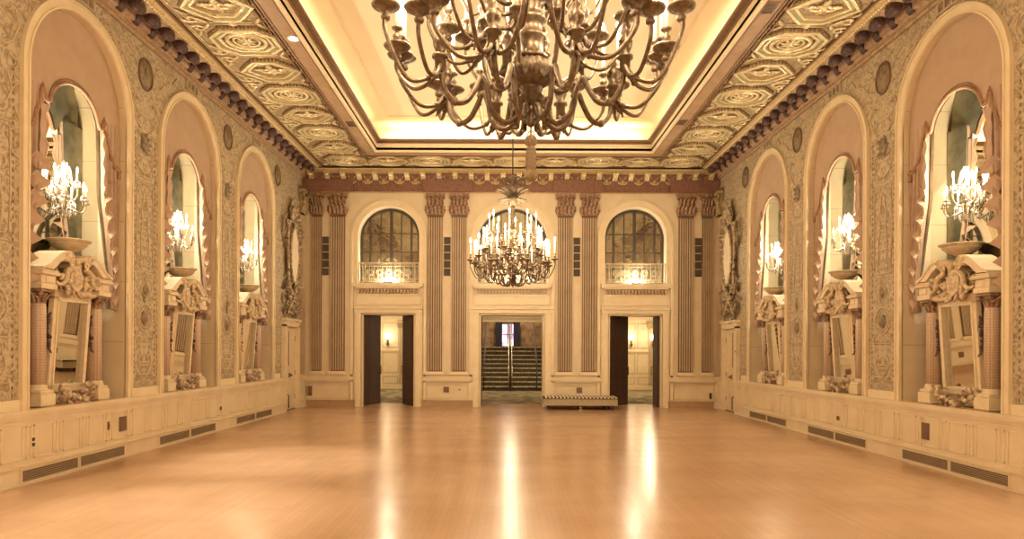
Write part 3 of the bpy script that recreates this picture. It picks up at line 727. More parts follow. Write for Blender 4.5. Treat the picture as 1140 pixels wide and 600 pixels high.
# coffers
def ngon(rx, ry, kind):
    if kind == 'oct':
        k = .52
        return [(-rx*k,-ry),(rx*k,-ry),(rx,-ry*.45),(rx,ry*.45),(rx*k,ry),(-rx*k,ry),(-rx,ry*.45),(-rx,-ry*.45)]
    return [(-rx*.35,-ry),(rx*.35,-ry),(rx*.62,-ry*.62),(rx,0),(rx*.62,ry*.62),(rx*.35,ry),(-rx*.35,ry),(-rx*.62,ry*.62),(-rx,0),(-rx*.62,-ry*.62)]
def sc2(P, k): return [(x*k, y*k) for x, y in P]
def coffer_proto(kind):
    """local x across the band, y along it, hanging below z=0"""
    r = empty('ceiling_coffer')
    P = ngon(.50, .43, kind) if kind == 'oct' else ngon(.52, .40, kind)
    f = MB(); f.sweep_rect(P, sc2(P,.90), -.07, 0); f.sweep_rect(sc2(P,.78), sc2(P,.69), -.05, 0); f.build('frame', GILT, r)
    g = MB(); g.sweep_rect(sc2(P,.90), sc2(P,.78), -.03, 0); g.build('green_moulding', GREEN, r)
    d = MB(); n = len(P)
    for i in range(n):
        a, b = Vector(P[i]), Vector(P[(i+1) % n]); L = (b-a).length; k = max(2, int(L/.055))
        for j in range(k):
            q = a.lerp(b, (j+.5)/k)*1.035; d.ball((q.x, q.y, -.03), (.02,.02,.03), 6, 4)
    d.build('egg_row', DKGOLD, r)
    ro = MB()
    if kind == 'oct':
        for R, t in ((.25,.035),(.17,.02)): ro.tube([(R*1.15*math.cos(a*PI/12), R*math.sin(a*PI/12), -.03) for a in range(24)], t, 6, None, True)
        for k in range(8):
            a = k*PI/4; ro.leaf((.02*math.cos(a),.02*math.sin(a),-.03),(math.cos(a),math.sin(a),-.15),(0,0,1),.14,.075,.4)
        ro.ball((0,0,-.04),(.045,.045,.035),8,5)
    else:
        for e in (-1, 1):
            ro.tube([(e*(.07+.11*(1-t)*math.cos(t*8)), .085*(1-t)*math.sin(t*8), -.03) for t in [i/20*.8 for i in range(21)]], .022, 6)
            ro.leaf((e*.12,0,-.02),(e,0,-.1),(0,0,1),.17,.12,.3)
            ro.leaf((0,e*.02,-.02),(0,e,-.1),(0,0,1),.2,.12,.3)
        ro.ball((0,0,-.04),(.06,.05,.04),8,5)
    ro.build('rosette', GILT, r)
    s = MB()        # scrollwork beside the frame, filling the band
    for ex in (-1, 1):
        for ey in (-1, 1):
            cx, cy = ex*.56, ey*.40
            s.tube([(cx+.13*(1-t)*math.cos(t*9)*ex, cy+.11*(1-t)*math.sin(t*9)*ey, -.015) for t in [i/18*.85 for i in range(19)]], .018, 6)
            s.leaf((cx-ex*.1,cy,-.01),(-ex*.6,ey*.8,-.1),(0,0,1),.2,.09,.25)
            s.leaf((cx,cy-ey*.1,-.01),(ex*.5,-ey*.8,-.1),(0,0,1),.2,.09,.25)
        s.tube([(ex*.68, -.5, -.012), (ex*.68, .5, -.012)], .014, 5)
        s.tube([(ex*.72, -.5, -.010), (ex*.72, .5, -.010)], .009, 5)
    for ey in (-1, 1):
        s.tube([(-.3, ey*.52, -.012), (.3, ey*.52, -.012)], .012, 5)
        s.ball((0, ey*.52, -.01), (.07,.035,.03), 8, 5)
    s.build('scroll_relief', GILT, r)
    return r
DKGOLD = mat('dark_gold_egg', (.36,.25,.12,1), .45, .2, c2=(.22,.14,.07,1), scale=20)
co = {'oct': coffer_proto('oct'), 'hex': coffer_proto('hex')}
used = {'oct': 0, 'hex': 0}
NTH = ['corner', 'first', 'second', 'third', 'fourth', 'fifth', 'sixth', 'seventh', 'eighth', 'ninth', 'tenth']
KW = {'oct': 'eight-sided coffer with round rosette', 'hex': 'pointed coffer with scroll leaves'}
def put_coffer(kind, x, y, rz, label, group):
    o = co[kind] if not used[kind] else copy_tree(co[kind])
    used[kind] = 1; o.location = (x, y, 6.30); o.rotation_euler = (0, 0, rz); tag(o, label, 'ceiling coffer', group)
for nm, x in (('left', -4.05), ('right', 4.38)):
    for k in range(1, 9):
        kind = 'oct' if k % 2 == 0 else 'hex'
        put_coffer(kind, x, 17.18-1.1*k, 0, '%s, %s from the back corner above the %s wall' % (KW[kind], NTH[k], nm), 'ceiling coffers above the %s wall' % nm)
for k in range(9):
    x = -4.05+k*(8.43/8); kind = 'oct' if k % 2 == 0 else 'hex'
    lab = '%s in the back %s corner of the ceiling' % (KW[kind], 'left' if k == 0 else 'right') if k in (0, 8) else '%s, %s from the left corner along the back wall' % (KW[kind], NTH[k])
    put_coffer(kind, x, 17.18, PI/2 if False else 0, lab, 'ceiling coffers above the back wall')

# recessed downlight, ceiling grilles
dl = empty('recessed_downlight', (-3.3, 10.7, 6.262))
tag(dl, 'white recessed downlight in the brown ceiling beam above the left wall', 'ceiling light')
dl.location = (-3.28, 10.45, 6.262)
m = MB(); m.sweep_rect([(.10*math.cos(a*PI/12),.10*math.sin(a*PI/12)) for a in range(24)], [(.075*math.cos(a*PI/12),.075*math.sin(a*PI/12)) for a in range(24)], -.012, 0); m.build('light_ring', WHITE, dl)
m = MB(); m.lathe([(.074,-.004),(.074,0)], 20); m.build('light_lens', emit('downlight_lens', (1,.9,.72,1), 6, False), dl)
for x, y, lab in ((-3.3, 14.4, 'small bronze grille in the ceiling beam above the left wall'), (3.62, 14.2, 'smaller bronze grille farther along the ceiling beam above the right wall'), (3.62, 9.45, 'bronze grille nearer the viewer in the ceiling beam above the right wall')):
    r = empty('ceiling_grille', (x, y, 6.262)); tag(r, lab, 'ceiling grille', 'bronze grilles in the ceiling beam')
    m = MB(); m.sweep_rect(rect(-.09,.09,-.16,.16), rect(-.075,.075,-.145,.145), -.012, 0); m.build('grille_frame', PLATE, r)
    m = MB(); m.box(-.075,.075,-.145,.145,-.002,0); m.build('grille_backing', BLACKISH, r)
    for k in range(6): MB().box(-.075,.075,-.13+k*.05,-.115+k*.05,-.008,-.002).build('slat', PLATE, r)

# ------------------------------------------------------------------ tabernacle mirrors, urns, curtains, sconces in the niches
def spiral_volute(m, cx, cz, r, y0, y1, dirn=1):
    o = []
    m.tube([(cx, y0, cz), (cx, y1, cz)], r*.95, 16)
    m.tube([(cx + dirn*r*(1-t)*math.cos(t*12), y1+.006, cz + r*(1-t)*math.sin(t*12)) for t in [i/30*.9 for i in range(31)]], r*.12, 6)

def tabernacle_proto():
    """x along wall, y into the room, z up from niche sill"""
    r = empty('tabernacle_mirror')
    m = MB()        # back body
    m.box(-.70,.70,-.37,-.32,0,.22); m.box(-.66,-.36,-.37,-.30,.2,1.62); m.box(.36,.66,-.37,-.30,.2,1.62); m.box(-.66,.66,-.37,-.31,1.30,1.66)
    m.box(-.36,.36,-.37,-.38,.1,1.4)
    m.build('back_panel', STONE, r)
    for e in (-1, 1):
        p = MB(); p.cbox(e*.56-.13, e*.56+.13, -.34, -.07, 0, .15, .01); p.cbox(e*.56-.115, e*.56+.115, -.32, -.085, .15, .19, .008); p.build('plinth', STONE, r)
        c = MB(); c.lathe([(.085,0),(.085,.9),(.076,1.0)], 18, (e*.56,-.2,.25)); cc = c.build('column', NET, r)
        b = MB(); b.lathe([(.112,0),(.115,.02),(.095,.035),(.105,.05),(.09,.07)], 18, (e*.56,-.2,.185)); b.build('column_base', STONE, cc)
        k = MB(); k.lathe([(.08,0),(.085,.01),(.078,.03),(.10,.13)], 16, (e*.56,-.2,1.22)); k.cbox(e*.56-.12,e*.56+.12,-.32,-.08,1.355,1.385,.006)
        for a in range(10):
            an = a*PI/5; d = (math.cos(an), math.sin(an))
            k.leaf((e*.56+.08*d[0], -.2+.08*d[1], 1.235), (d[0]*.25, d[1]*.25, 1), (d[0],d[1],0), .13, .055, .7)
        for sx in (-1, 1):
            for sy in (-1, 1): k.ball((e*.56+sx*.095,-.2+sy*.095,1.335),(.03,.03,.03),8,5)
        k.build('column_capital', ROSEB, cc)
        n = MB(); n.cbox(e*.56-.14,e*.56+.14,-.36,-.06,1.39,1.46,.008); n.cbox(e*.56-.125,e*.56+.125,-.35,-.075,1.46,1.56,.006); n.cbox(e*.56-.165,e*.56+.165,-.37,-.035,1.56,1.60,.01); n.cbox(e*.56-.15,e*.56+.15,-.36,-.05,1.60,1.625,.006)
        n.box(e*.56-.05,e*.56+.05,-.075,-.065,1.475,1.545)
        n.build('entablature_block', STONE, r)
        # swan-neck scroll
        s = MB(); up = [(e*(.70-.02),1.625)]
        top = [(.695,1.64),(.64,1.66),(.57,1.70),(.49,1.76),(.40,1.83),(.30,1.875),(.20,1.885)]
        bot = [(.20,1.80),(.29,1.785),(.37,1.74),(.44,1.68),(.50,1.635)]
        s.prism([(e*x, z) for x, z in top+bot], -.36, -.05, 'y')
        s.prism([(e*x, z+.012) for x, z in top] + [(e*x, z-.02) for x, z in top[::-1]], -.37, -.035, 'y')
        spiral_volute(s, e*.20, 1.825, .065, -.36, -.04, e)
        s.build('scroll', STONE, r)
        # dark carved drop beside the glass
        d = MB(); q = random.Random(3)
        for i in range(10): d.ball((e*.415+q.uniform(-.02,.02), -.19+q.uniform(-.02,.02), .72+i*.036), (.03+.012*math.sin(i),.035,.028), 7, 5)
        d.leaf((e*.415,-.18,.74),(0,.2,-1),(0,1,0),.12,.07,.5); d.leaf((e*.415,-.18,1.04),(0,.2,1),(0,1,0),.1,.07,.5)
        d.build('carved_drop', MAROON, r)
    # carved crest between scrolls
    c = MB(); q = random.Random(11)
    c.prism([(-.10,1.46),(0,1.40),(.10,1.46),(.125,1.60),(.08,1.70),(.10,1.76),(0,1.73),(-.10,1.76),(-.08,1.70),(-.125,1.60)], -.2, -.085, 'y')
    c.ball((0,-.10,1.57),(.085,.05,.11),12,7)
    c.ball((.02,-.08,1.785),(.055,.05,.05),10,6)
    for e in (-1, 1):
        c.tube([(e*(.155+.05*(1-t)*math.cos(t*10)),-.06,1.75+.05*(1-t)*math.sin(t*10)) for t in [i/22*.85 for i in range(23)]], .018, 6)
        c.tube(bez([(e*.12,-.06,1.70),(e*.24,-.05,1.64),(e*.27,-.05,1.53),(e*.36,-.06,1.47),(e*.42,-.08,1.50)],6), [.036-.018*i/24 for i in range(25)], 7)
        for k in range(13):
            a = q.uniform(-.9, 2.2)
            c.leaf((e*q.uniform(.10,.34),-.13,q.uniform(1.42,1.62)),(e*math.cos(a),.35,math.sin(a)),(0,1,0),q.uniform(.10,.19),q.uniform(.06,.10),.5)
        for k in range(7): kk = q.uniform(.022,.036); c.ball((e*q.uniform(.14,.32),-.09,q.uniform(1.42,1.60)), kk, 8, 5)
        c.leaf((e*.05,-.12,1.40),(e,.2,-.1),(0,1,0),.30,.12,.35); c.leaf((e*.04,-.1,1.42),(e*.5,.3,-1),(0,1,0),.13,.08,.5)
    c.build('carved_crest', CARVED, r)
    pe = MB(); pe.cbox(-.13,.13,-.36,-.08,1.78,1.83,.01); pe.cbox(-.10,.10,-.34,-.10,1.70,1.79,.01); pe.build('urn_pedestal', STONE, r)
    # tilted mirror in its frame
    T = Matrix.Translation((0,-.25,.2)) @ Matrix.Rotation(-.07, 4, 'X')
    f = MB(); fo, fi, H = .345, .285, 1.13
    for a in ((-fo,-fi,0,H),(fi,fo,0,H),(-fo,fo,-.05,.03),(-fo,fo,H-.03,H+.09)): f.box(a[0],a[1],-.03,.035,a[2],a[3],T)
    for a in ((-fi-.005,-fi+.02,0,H),(fi-.02,fi+.005,0,H),(-fi,fi,.02,.045),(-fi,fi,H-.05,H-.025)): f.box(a[0],a[1],-.02,.05,a[2],a[3],T)
    ff = f.build('mirror_frame', STONE, r)
    g = MB(); g.box(-fi,fi,-.012,0,0,H,T); g.build('mirror_glass', MIRROR, ff)
    # fruit garland hanging over the sill
    g = MB(); q = random.Random(5)
    for i in range(60):
        t = q.uniform(-1, 1); x = t*.31; z = .10-.10*(1-t*t)+.10*abs(t)**1.5+q.uniform(-.065,.075)
        y = -.10+q.uniform(-.03,.05); k = q.uniform(.024,.046)
        if i % 3: g.ball((x,y,z),(k,k,k),8,5)
        else:
            a = q.uniform(0,2*PI); g.leaf((x,y,z),(math.cos(a),.4,math.sin(a)),(0,1,0),q.uniform(.08,.13),.06,.5)
    g.ball((0,-.12,-.06),(.05,.04,.05),8,5)
    g.build('fruit_garland', FRUIT, r)
    return r

def urn_proto():
    r = empty('shallow_urn')
    MB().lathe([(.09,0),(.095,.012),(.05,.035),(.04,.06),(.06,.085),(.10,.10),(.16,.125),(.20,.165),(.215,.20),(.25,.215),(.255,.23),(.235,.235),(.20,.215),(.10,.17),(.01,.165)], 28).build('bowl', BOWL, r)
    m = MB(); m.tube([(.205*math.cos(a*PI/16),.205*math.sin(a*PI/16),.178) for a in range(32)], .010, 6, None, True); m.build('bowl_band', BOWL, r)
    return r

def valance_bottom(x):
    a = abs(x)
    if a < .49: return 4.38+.45*math.sqrt(max(0, 1-(a/.50)**2))
    if a < .62: t = (a-.49)/.13; return 4.47-.06*math.sin(t*PI)*(1-t)+.13*t*t
    t = min(1, (a-.62)/.35)
    return 4.0+.60*(1-t)**2.4
def curtain_proto():
    r = empty('draped_curtain')
    N = 100; R0 = .99; xs = [-R0+2*R0*i/N for i in range(N+1)]
    m = MB(); top = lambda x: SPR+math.sqrt(max(0, (RI-.003)**2-x*x))
    rows = [[(x, -.10+.014*math.sin(j/8*PI)+.005*math.sin(x*9), valance_bottom(x)+(top(x)-valance_bottom(x))*j/8) for x in xs] for j in range(9)]
    m.grid(rows); m.build('valance', FABRIC, r)
    l = MB(); l.grid([[(x, -.125, p[2]) for x, p in zip(xs, row)] for row in rows]); l.build('valance_lining', LINING, r)
    f = MB(); f.tube([(x, -.085, valance_bottom(x)) for x in xs], .024, 6)
    f.tube([(x, -.083, valance_bottom(x)+.05) for x in xs], .008, 5); f.build('braid', FRINGE, r)
    for e in (-1, 1):
        d = MB(); l = MB(); R = []; RL = []
        for j in range(45):
            t = j/44; z = 4.60-2.55*t
            wi = .57+.03*min(1, t/.4)+.22*min(1, max(0, (t-.4)/.4)); wo = .985
            row = []
            for i in range(73):
                q = i/72; x = wi+(wo-wi)*q
                row.append((e*x, -.080-.092*(1-abs(math.sin(q*PI*(4.5-.8*t)+.6)))**1.3, z))
            R.append(row); RL.append([(p[0], -.178, p[2]) for p in row])
        d.grid(R); dd = d.build('drape', DRAPE, r); l.grid(RL); l.build('drape_lining', LINING, dd)
        j = MB()    # cascading ruffle on the inner edge
        A, B, C = [], [], []
        n = 110
        for i in range(n+1):
            t = i/n; z = 4.40-2.38*t
            amp = .012+.085*min(1, max(0, (t-.25)/.3))
            zz = abs(((t*9.5) % 1)-.5)*2
            base = .565+.03*min(1, t/.4)+.22*max(0, (t-.4)/.6)
            A.append((e*(base+.05), -.13, z)); B.append((e*(base-amp*(zz-.15)), -.085+.035*zz, z-.06*(1-zz)*min(1,t*2)))
            C.append((e*(base+.09), -.07-.015*zz, z-.02))
        kk = int(n*.34)
        j.strip(A[:kk], B[:kk]); j.strip(B[:kk], C[:kk])
        hems = []
        rows = []; hem = []
        for i in range(15):      # diagonal zigzag folds
            t = .30+i*.048; z0 = 4.40-2.38*t; od = i % 2; bs = .57+.03*min(1, t/.4)+.23*min(1, max(0, (t-.4)/.38)); w = .17-.004*i
            P = lambda u: (e*(bs+(.05 if od else -.055)*(1-u)+u*w), (-.125 if od else -.02)-.03*u, z0+.12*u)
            rows.append([P(a_/5) for a_ in range(6)]); hem.append(P(0))
        j.grid(rows, False)
        hems = [hem]
        jj = j.build('ruffle', DRAPEL, r)
        k = MB(); k.tube(B[:kk], .013, 6)
        for h_ in hems: k.tube(h_, .007, 5)
        k.build('ruffle_fringe', FRINGEL, jj)
        k = MB()    # tassel tail where the valance ends
        k.lathe([(.005,0),(.02,-.02),(.016,-.04),(.03,-.12),(.02,-.125)][::-1], 10, (e*.955,-.08,4.02)); k.build('tassel', FRINGE, r)
    return r

def candle_flame(m, p, s=1):
    m.lathe([(.001,0),(.008*s,.012*s),(.0105*s,.028*s),(.007*s,.05*s),(.001,.07*s)], 8, p)

def sconce_proto():
    """mounted on the niche mirror; y out of wall; z=0 at lowest drop"""
    r = empty('crystal_sconce')
    b = MB(); b.lathe([(.001,0),(.03,.02),(.05,.06),(.03,.10),(.045,.14),(.06,.18),(.03,.23),(.02,.34),(.035,.38),(.02,.43),(.015,.62),(.03,.66),(.004,.72)], 14, (0,0,.08)); b.build('stem', CRYSTAL, r)
    p = MB(); p.lathe([(.075,0),(.08,.012),(.05,.025),(.02,.03)], 18, (0,0,0), Matrix.Translation((0,-.162,.30)) @ Matrix.Rotation(-PI/2, 4, 'X')); p.tube([(0,-.155,.30),(0,0,.30)], .014, 8); p.build('back_plate', SILVER, r)
    arms = []
    for tier, (n, R, z0, z1) in enumerate(((7,.255,.20,.30),(4,.15,.36,.52))):
        for k in range(n):
            a = PI/2+(k-(n-1)/2)*2*PI/n
            d = (math.cos(a), math.sin(a))
            if d[1] < -.32: d = (d[0], -.32)
            pts = bez([(d[0]*.03,d[1]*.03,z0), (d[0]*R*.35,d[1]*R*.35,z0-.03), (d[0]*R*.75,d[1]*R*.75,z0-.06), (d[0]*R,d[1]*R,z0+.02), (d[0]*R,d[1]*R,z1)], 6)
            m = MB(); m.tube(pts, .009, 7); arm = m.build('arm', SILVER, r)
            q = (d[0]*R, d[1]*R, z1)
            m = MB(); m.lathe([(.006,0),(.035,.012),(.04,.02),(.018,.024),(.016,.045),(.02,.05)], 12, q)
            for i in range(8):
                an = i*PI/4; m.lathe([(.001,-.06),(.008,-.035),(.001,-.005)], 6, (q[0]+.036*math.cos(an), q[1]+.036*math.sin(an), q[2]+.012))
            m.build('drip_pan', CRYSTAL, r)
            m = MB(); m.lathe([(.010,0),(.010,.085)], 8, (q[0],q[1],q[2]+.045)); cd = m.build('candle', WAX, r)
            m = MB(); candle_flame(m, (q[0],q[1],q[2]+.13), 1.15); m.build('bulb', FLAME, cd)
    for k in range(6):      # swagged bead strings
        m = MB(); a0, a1 = 2*PI*k/6, 2*PI*(k+1)/6; P = []
        for i in range(13):
            t = i/12; a = a0+(a1-a0)*t; R = .06+.12*t
            P.append((R*math.cos(a), R*math.sin(a), .72-.20*t-.16*math.sin(t*PI)))
        m.tube(P, [.008 if i % 2 else .013 for i in range(13)], 6); m.build('bead_string', CRYSTAL, r)
    for k in range(16):
        a = PI*2*k/16; R = .07 if k % 2 else .14; z = .17-(.04 if k % 2 else 0)
        m = MB(); m.lathe([(.001,-.08),(.012,-.045),(.003,0),(.002,.09)], 6, (R*math.cos(a), R*math.sin(a)*.9, z)); m.build('crystal_drop', CRYSTAL, r)
    return r

first = True
P_T, P_U, P_C, P_S = tabernacle_proto(), urn_proto(), curtain_proto(), sconce_proto()
for side in SIDES:
    for y in (8.67, 11.67, 14.67):
        w = 'in the %s niche, %s wall' % (ORD3[y], side[0])
        T, U, C, S = (P_T, P_U, P_C, P_S) if first else tuple(copy_tree(q) for q in (P_T, P_U, P_C, P_S))
        first = False
        place(T, side, y, .03, .812)
        for ch in kids(T):
            if ch.name.startswith('mirror_frame'): ch.rotation_euler.z = -.042*side[3]
        tag(T, 'cream columned tabernacle with tilted mirror %s' % w, 'mirror frame', 'tabernacle mirrors in the wall niches')
        place(U, side, y, -.17, 2.642); tag(U, 'shallow stone urn on the pediment %s' % w, 'urn', 'urns on the tabernacles')
        place(C, side, y, 0, 0); tag(C, 'rose tan curtain with ruffled drapes %s' % w, 'curtain', 'curtains in the wall niches')
        place(S, side, y, -.235, 3.10); tag(S, 'glowing crystal candle sconce %s' % w, 'wall lamp', 'crystal sconces in the wall niches')

# ------------------------------------------------------------------ wall ornaments
def medallion():
    r = empty('wall_medallion')
    m = MB(); M = Matrix.Rotation(-PI/2, 4, 'X') @ Matrix.Diagonal((1,1.25,1,1))
    m.lathe([(.17,-.005),(.17,.006),(.15,.012),(.08,.022),(.001,.026)], 28, M=M); m.ball((.0,.02,.01),(.07,.02,.09),10,6); m.build('disc', MEDAL, r)
    m = MB(); m.tube([(.185*math.cos(a*PI/16),.008,.23*math.sin(a*PI/16)) for a in range(32)], .016, 6, None, True); m.build('rim', PLATE, r)
    return r
def cartouche():
    r = empty('wall_cartouche'); m = MB(); q = random.Random(9)
    m.ball((0,.01,0),(.07,.035,.09),10,6)
    for k in range(10):
        a = k*2*PI/10; m.leaf((.05*math.cos(a),.01,.06*math.sin(a)),(math.cos(a),.2,math.sin(a)*1.2),(0,1,0),.10+.03*(k % 2),.06,.5)
    m.build('leaf_boss', MEDAL, r); return r
def plaque():
    r = empty('wall_plaque')
    m = MB(); m.box(-.2,.2,0,.012,-.075,.075); m.build('panel', MEDAL, r)
    m = MB()
    for a in ((-.22,.22,.06,.085),(-.22,.22,-.085,-.06),(-.22,-.19,-.085,.085),(.19,.22,-.085,.085),(-.08,-.06,-.08,.08),(.06,.08,-.08,.08)): m.box(a[0],a[1],0,.022,a[2],a[3])
    m.build('frame', CREAMDIM, r); return r
PM, PCt, PP = medallion(), cartouche(), plaque()
first = True
MY = [(10.17,'between the nearest and middle niches'),(13.17,'between the middle and farthest niches'),(16.02,'above the farthest niche, towards the door'),(17.75,'in the back corner above the door')]
for side in SIDES:
    for y, t in MY:
        o = PM if first else copy_tree(PM); first = False
        place(o, side, y, .004, 5.58); tag(o, 'dark oval medallion %s on the %s wall' % (t, side[0]), 'medallion', 'oval medallions high on the side walls')
        if y > 17: o.scale = (.8,1,.8)
first = True
for side in SIDES:
    for y, t in MY[:2]:
        o = PCt if first else copy_tree(PCt); first = False
        place(o, side, y, .004, 4.56); o.scale = (1,.35,1); tag(o, 'dark leafy boss %s on the %s wall' % (t, side[0]), 'wall ornament', 'leafy bosses on the side walls')
first = True
for side in SIDES:
    for y in (8.67, 11.67, 14.67):
        o = PP if first else copy_tree(PP); first = False
        place(o, side, y, .004, 5.95); tag(o, 'small dark framed plaque above the %s arch, %s wall' % (ORD3[y], side[0]), 'plaque', 'plaques above the niche arches')

# carved trophy frames above the side doors
def trophy():
    r = empty('carved_trophy_frame')
    r.scale = (1.25, 1, 1)
    p = MB(); p.prism([(.21*math.cos(a*PI/18), 1.62+.66*math.sin(a*PI/18)) for a in range(36)], 0, .12, 'y'); p.build('centre_panel', CREAMD, r)
    p = MB(); p.tube([(.225*math.cos(a*PI/18), .11, 1.62+.68*math.sin(a*PI/18)) for a in range(36)], .028, 8, None, True); p.build('panel_rim', CARVEDK, r)
    m = MB(); q = random.Random(21)
    for e in (-1, 1):
        m.tube(bez([(e*.22,.05,.9),(e*.27,.06,1.4),(e*.30,.06,1.9),(e*.24,.06,2.3),(e*.05,.06,2.5)],8), .035, 7)
        for i in range(30):
            t = i/29; z = .15+t*2.3; x = .33+.09*math.sin(t*9)+q.uniform(-.05,.06)
            a = q.uniform(-1.2,1.2); m.leaf((e*x,.03,z),(e*math.cos(a)*.7,.3,math.sin(a)+.3),(0,1,0),q.uniform(.12,.22),q.uniform(.07,.12),.5)
        for z, rr in ((.35,.13),(.75,.11),(2.35,.10)):
            m.tube([(e*(.22+rr*(1-t)*math.cos(t*10)),.05,z+rr*(1-t)*math.sin(t*10)) for t in [i/22*.85 for i in range(23)]], .026, 6)
    m.build('carved_foliage', CARVEDK, r)
    c = MB()
    for k in range(13):
        a = PI*k/12; c.leaf((0.05*math.cos(a),.04,2.52+.05*math.sin(a)),(math.cos(a),.3,math.sin(a)+.2),(0,1,0),.30,.12,.4)
    c.ball((0,.05,2.62),(.13,.07,.16),12,7); c.tube([(.17*math.cos(a*PI/10),.07,2.64+.2*math.sin(a*PI/10)) for a in range(20)], .03, 6, None, True)
    for k in range(7): c.leaf((0,.05,2.85),((k-3)*.25,.2,1),(0,1,0),.22,.08,.4)
    c.build('crest', CARVEDK, r)
    t = MB()
    for i in range(26):
        a = q.uniform(0,2*PI); t.leaf((q.uniform(-.28,.28),.04,q.uniform(.1,1.0)),(math.cos(a),.35,math.sin(a)),(0,1,0),q.uniform(.15,.28),q.uniform(.07,.12),.5)
    t.tube(bez([(-.3,.06,.95),(0,.08,.55),(.3,.06,.15)],8), .04, 7); t.tube(bez([(.3,.06,.95),(0,.08,.55),(-.3,.06,.15)],8), .04, 7)
    for i in range(14): t.ball((q.uniform(-.2,.2),.07,q.uniform(.2,.9)), q.uniform(.035,.06), 8, 5)
    t.build('crossed_trophy', CARVEDK, r)
    return r
CARVEDK = mat('carved_parcel_gilt', (.58,.45,.29,1), .45, c2=(.16,.10,.06,1), scale=13, bump=.3)
PT = trophy()
for i, side in enumerate(SIDES):
    o = PT if i == 0 else copy_tree(PT)
    place(o, side, 16.95, .02, 2.22); tag(o, 'tall carved leafy trophy frame above the small door in the %s wall' % side[0], 'wall carving', 'carved trophies above the side doors')

# side doors
def side_door(side, n):
    nm, X, rz, sg = side
    f = MB()        # casing (structure)
    for a in ((-.57,-.45,-.04,.10,0,2.10),(.45,.57,-.04,.10,0,2.10),(-.57,.57,-.04,.10,2.06,2.20),(-.60,.60,-.02,.13,2.20,2.26)): f.box(a[0],a[1],a[2],a[3],a[4],a[5])
    o = f.build('door_%d' % n, CREAMD); place(o, side, 16.95); tag(o, kind='structure')
    l = MB(); l.box(-.45,.45,-.05,0,.02,2.06)
    lf = l.build('door_leaf', CREAM, o)
    m = MB()
    for z0, z1 in ((.12,.55),(.66,.80),(.92,1.70),(1.78,1.98)):
        for a in ((-.34,-.325,z0,z1),(.325,.34,z0,z1),(-.34,.34,z0,z0+.015),(-.34,.34,z1-.015,z1)): m.box(a[0],a[1],0,.012,a[2],a[3])
    m.build('leaf_moulding', CREAMD, lf)
    h = MB(); h.ball((-.02*sg,.05,.86),(.03,.03,.03),10,6); h.box(-.05-.02*sg,.05-.02*sg,0,.012,.80,.92); h.build('door_knob', PLATE, o)
    for z in (.25, .86, 1.72):
        MB().box(-sg*.455-.012,-sg*.455+.012,-.01,.012,z,z+.12).build('hinge', PLATE, o)
    b = MB(); b.tube([(sg*.1,.03,.06),(sg*.1,.03,.36)],.012,6); b.tube([(sg*.1,.03,.36),(sg*.1,0,.38)],.012,6); b.box(-.45,.45,-.045,.005,.0,.02); b.build('foot_bolt', BLACKISH, o)
    b = MB(); b.tube([(sg*.1,.02,1.1),(sg*.1,.02,1.95)],.008,6); b.build('top_bolt', PLATE, o)
side_door(SIDES[0], 4); side_door(SIDES[1], 5)

# floor-level air vents, two per bay on each side
def vent():
    r = empty('air_vent')
    m = MB(); 
    for a in ((-.5,.5,0,.012),(-.5,.5,.138,.15),(-.5,-.485,0,.15),(.485,.5,0,.15)): m.box(a[0],a[1],-.002,.012,a[2],a[3])
    m.build('vent_frame', CREAMD, r)
    MB().box(-.49,.49,-.001,.001,.006,.144).build('vent_backing', BLACKISH, r)
    for k in range(6): MB().box(-.487,.487,.0,.010,.020+k*.021,.031+k*.021).build('slat', VENT, r)
    return r
PV = vent(); first = True
VN = {8.43: 'nearest', 11.38: 'middle', 14.35: 'farthest'}
for side in SIDES:
    for c in (8.43, 11.38, 14.35):
        for e, w in ((-.51, 'nearer'), (.51, 'farther')):
            o = PV if first else copy_tree(PV); first = False
            place(o, side, c+e, .122, .025); tag(o, 'long slatted air vent in the %s baseboard, %s one of the %s pair' % (side[0], w, VN[c]), 'air vent', 'air vents in the baseboards')

# wall plates
def plate(name, loc, rz, w, h, m, label, cat, sockets=0):
    r = empty(name, loc, rz); tag(r, label, cat)
    MB().cbox(-w/2,w/2,0,.012,-h/2,h/2,.003).build('cover_plate', m, r)
    for k in range(sockets):
        z = (k-(sockets-1)/2)*h*.45; MB().box(-w*.28,w*.28,.012,.018,z-h*.15,z+h*.15).build('socket', BLACKISH, r)
    if not sockets:
        MB().box(-w*.36,w*.36,.012,.016,-h*.36,h*.36).build('inner_panel', PLATE, r)
    return r
def side_plate(side, y, z, *a, **k):
    nm, X, rz, sg = side; return plate(a[0], (X+sg*.082, y, z), rz, *a[1:], **k)
L, Rr = SIDES
side_plate(L, 7.66, .45, 'wall_outlet', .07, .13, CREAMD, 'small double outlet in the left wainscot above the nearest vent', 'outlet', sockets=2)
side_plate(L, 9.12, .47, 'wall_switch', .035, .11, PLATE, 'slim bronze switch in the left wainscot beside the square bronze plate', 'switch', sockets=1)
side_plate(L, 9.46, .46, 'access_plate', .17, .20, PLATE, 'square bronze plate in the left wainscot', 'wall plate')
side_plate(L, 12.7, .40, 'wall_outlet', .07, .07, PLATE, 'tiny dark outlet in the left wainscot under the middle niche', 'outlet', sockets=1)
side_plate(Rr, 8.98, .46, 'access_plate', .15, .22, PLATE, 'upright bronze plate in the right wainscot under the nearest niche', 'wall plate')
side_plate(Rr, 11.35, .40, 'wall_outlet', .07, .07, PLATE, 'tiny dark outlet in the right wainscot under the middle niche', 'outlet', sockets=1)
def back_plate(px, pz, *a, **k):
    return plate(a[0], ((px-564)/42, YB-.002, 1.5+(390-pz)/42), PI, *a[1:], **k)
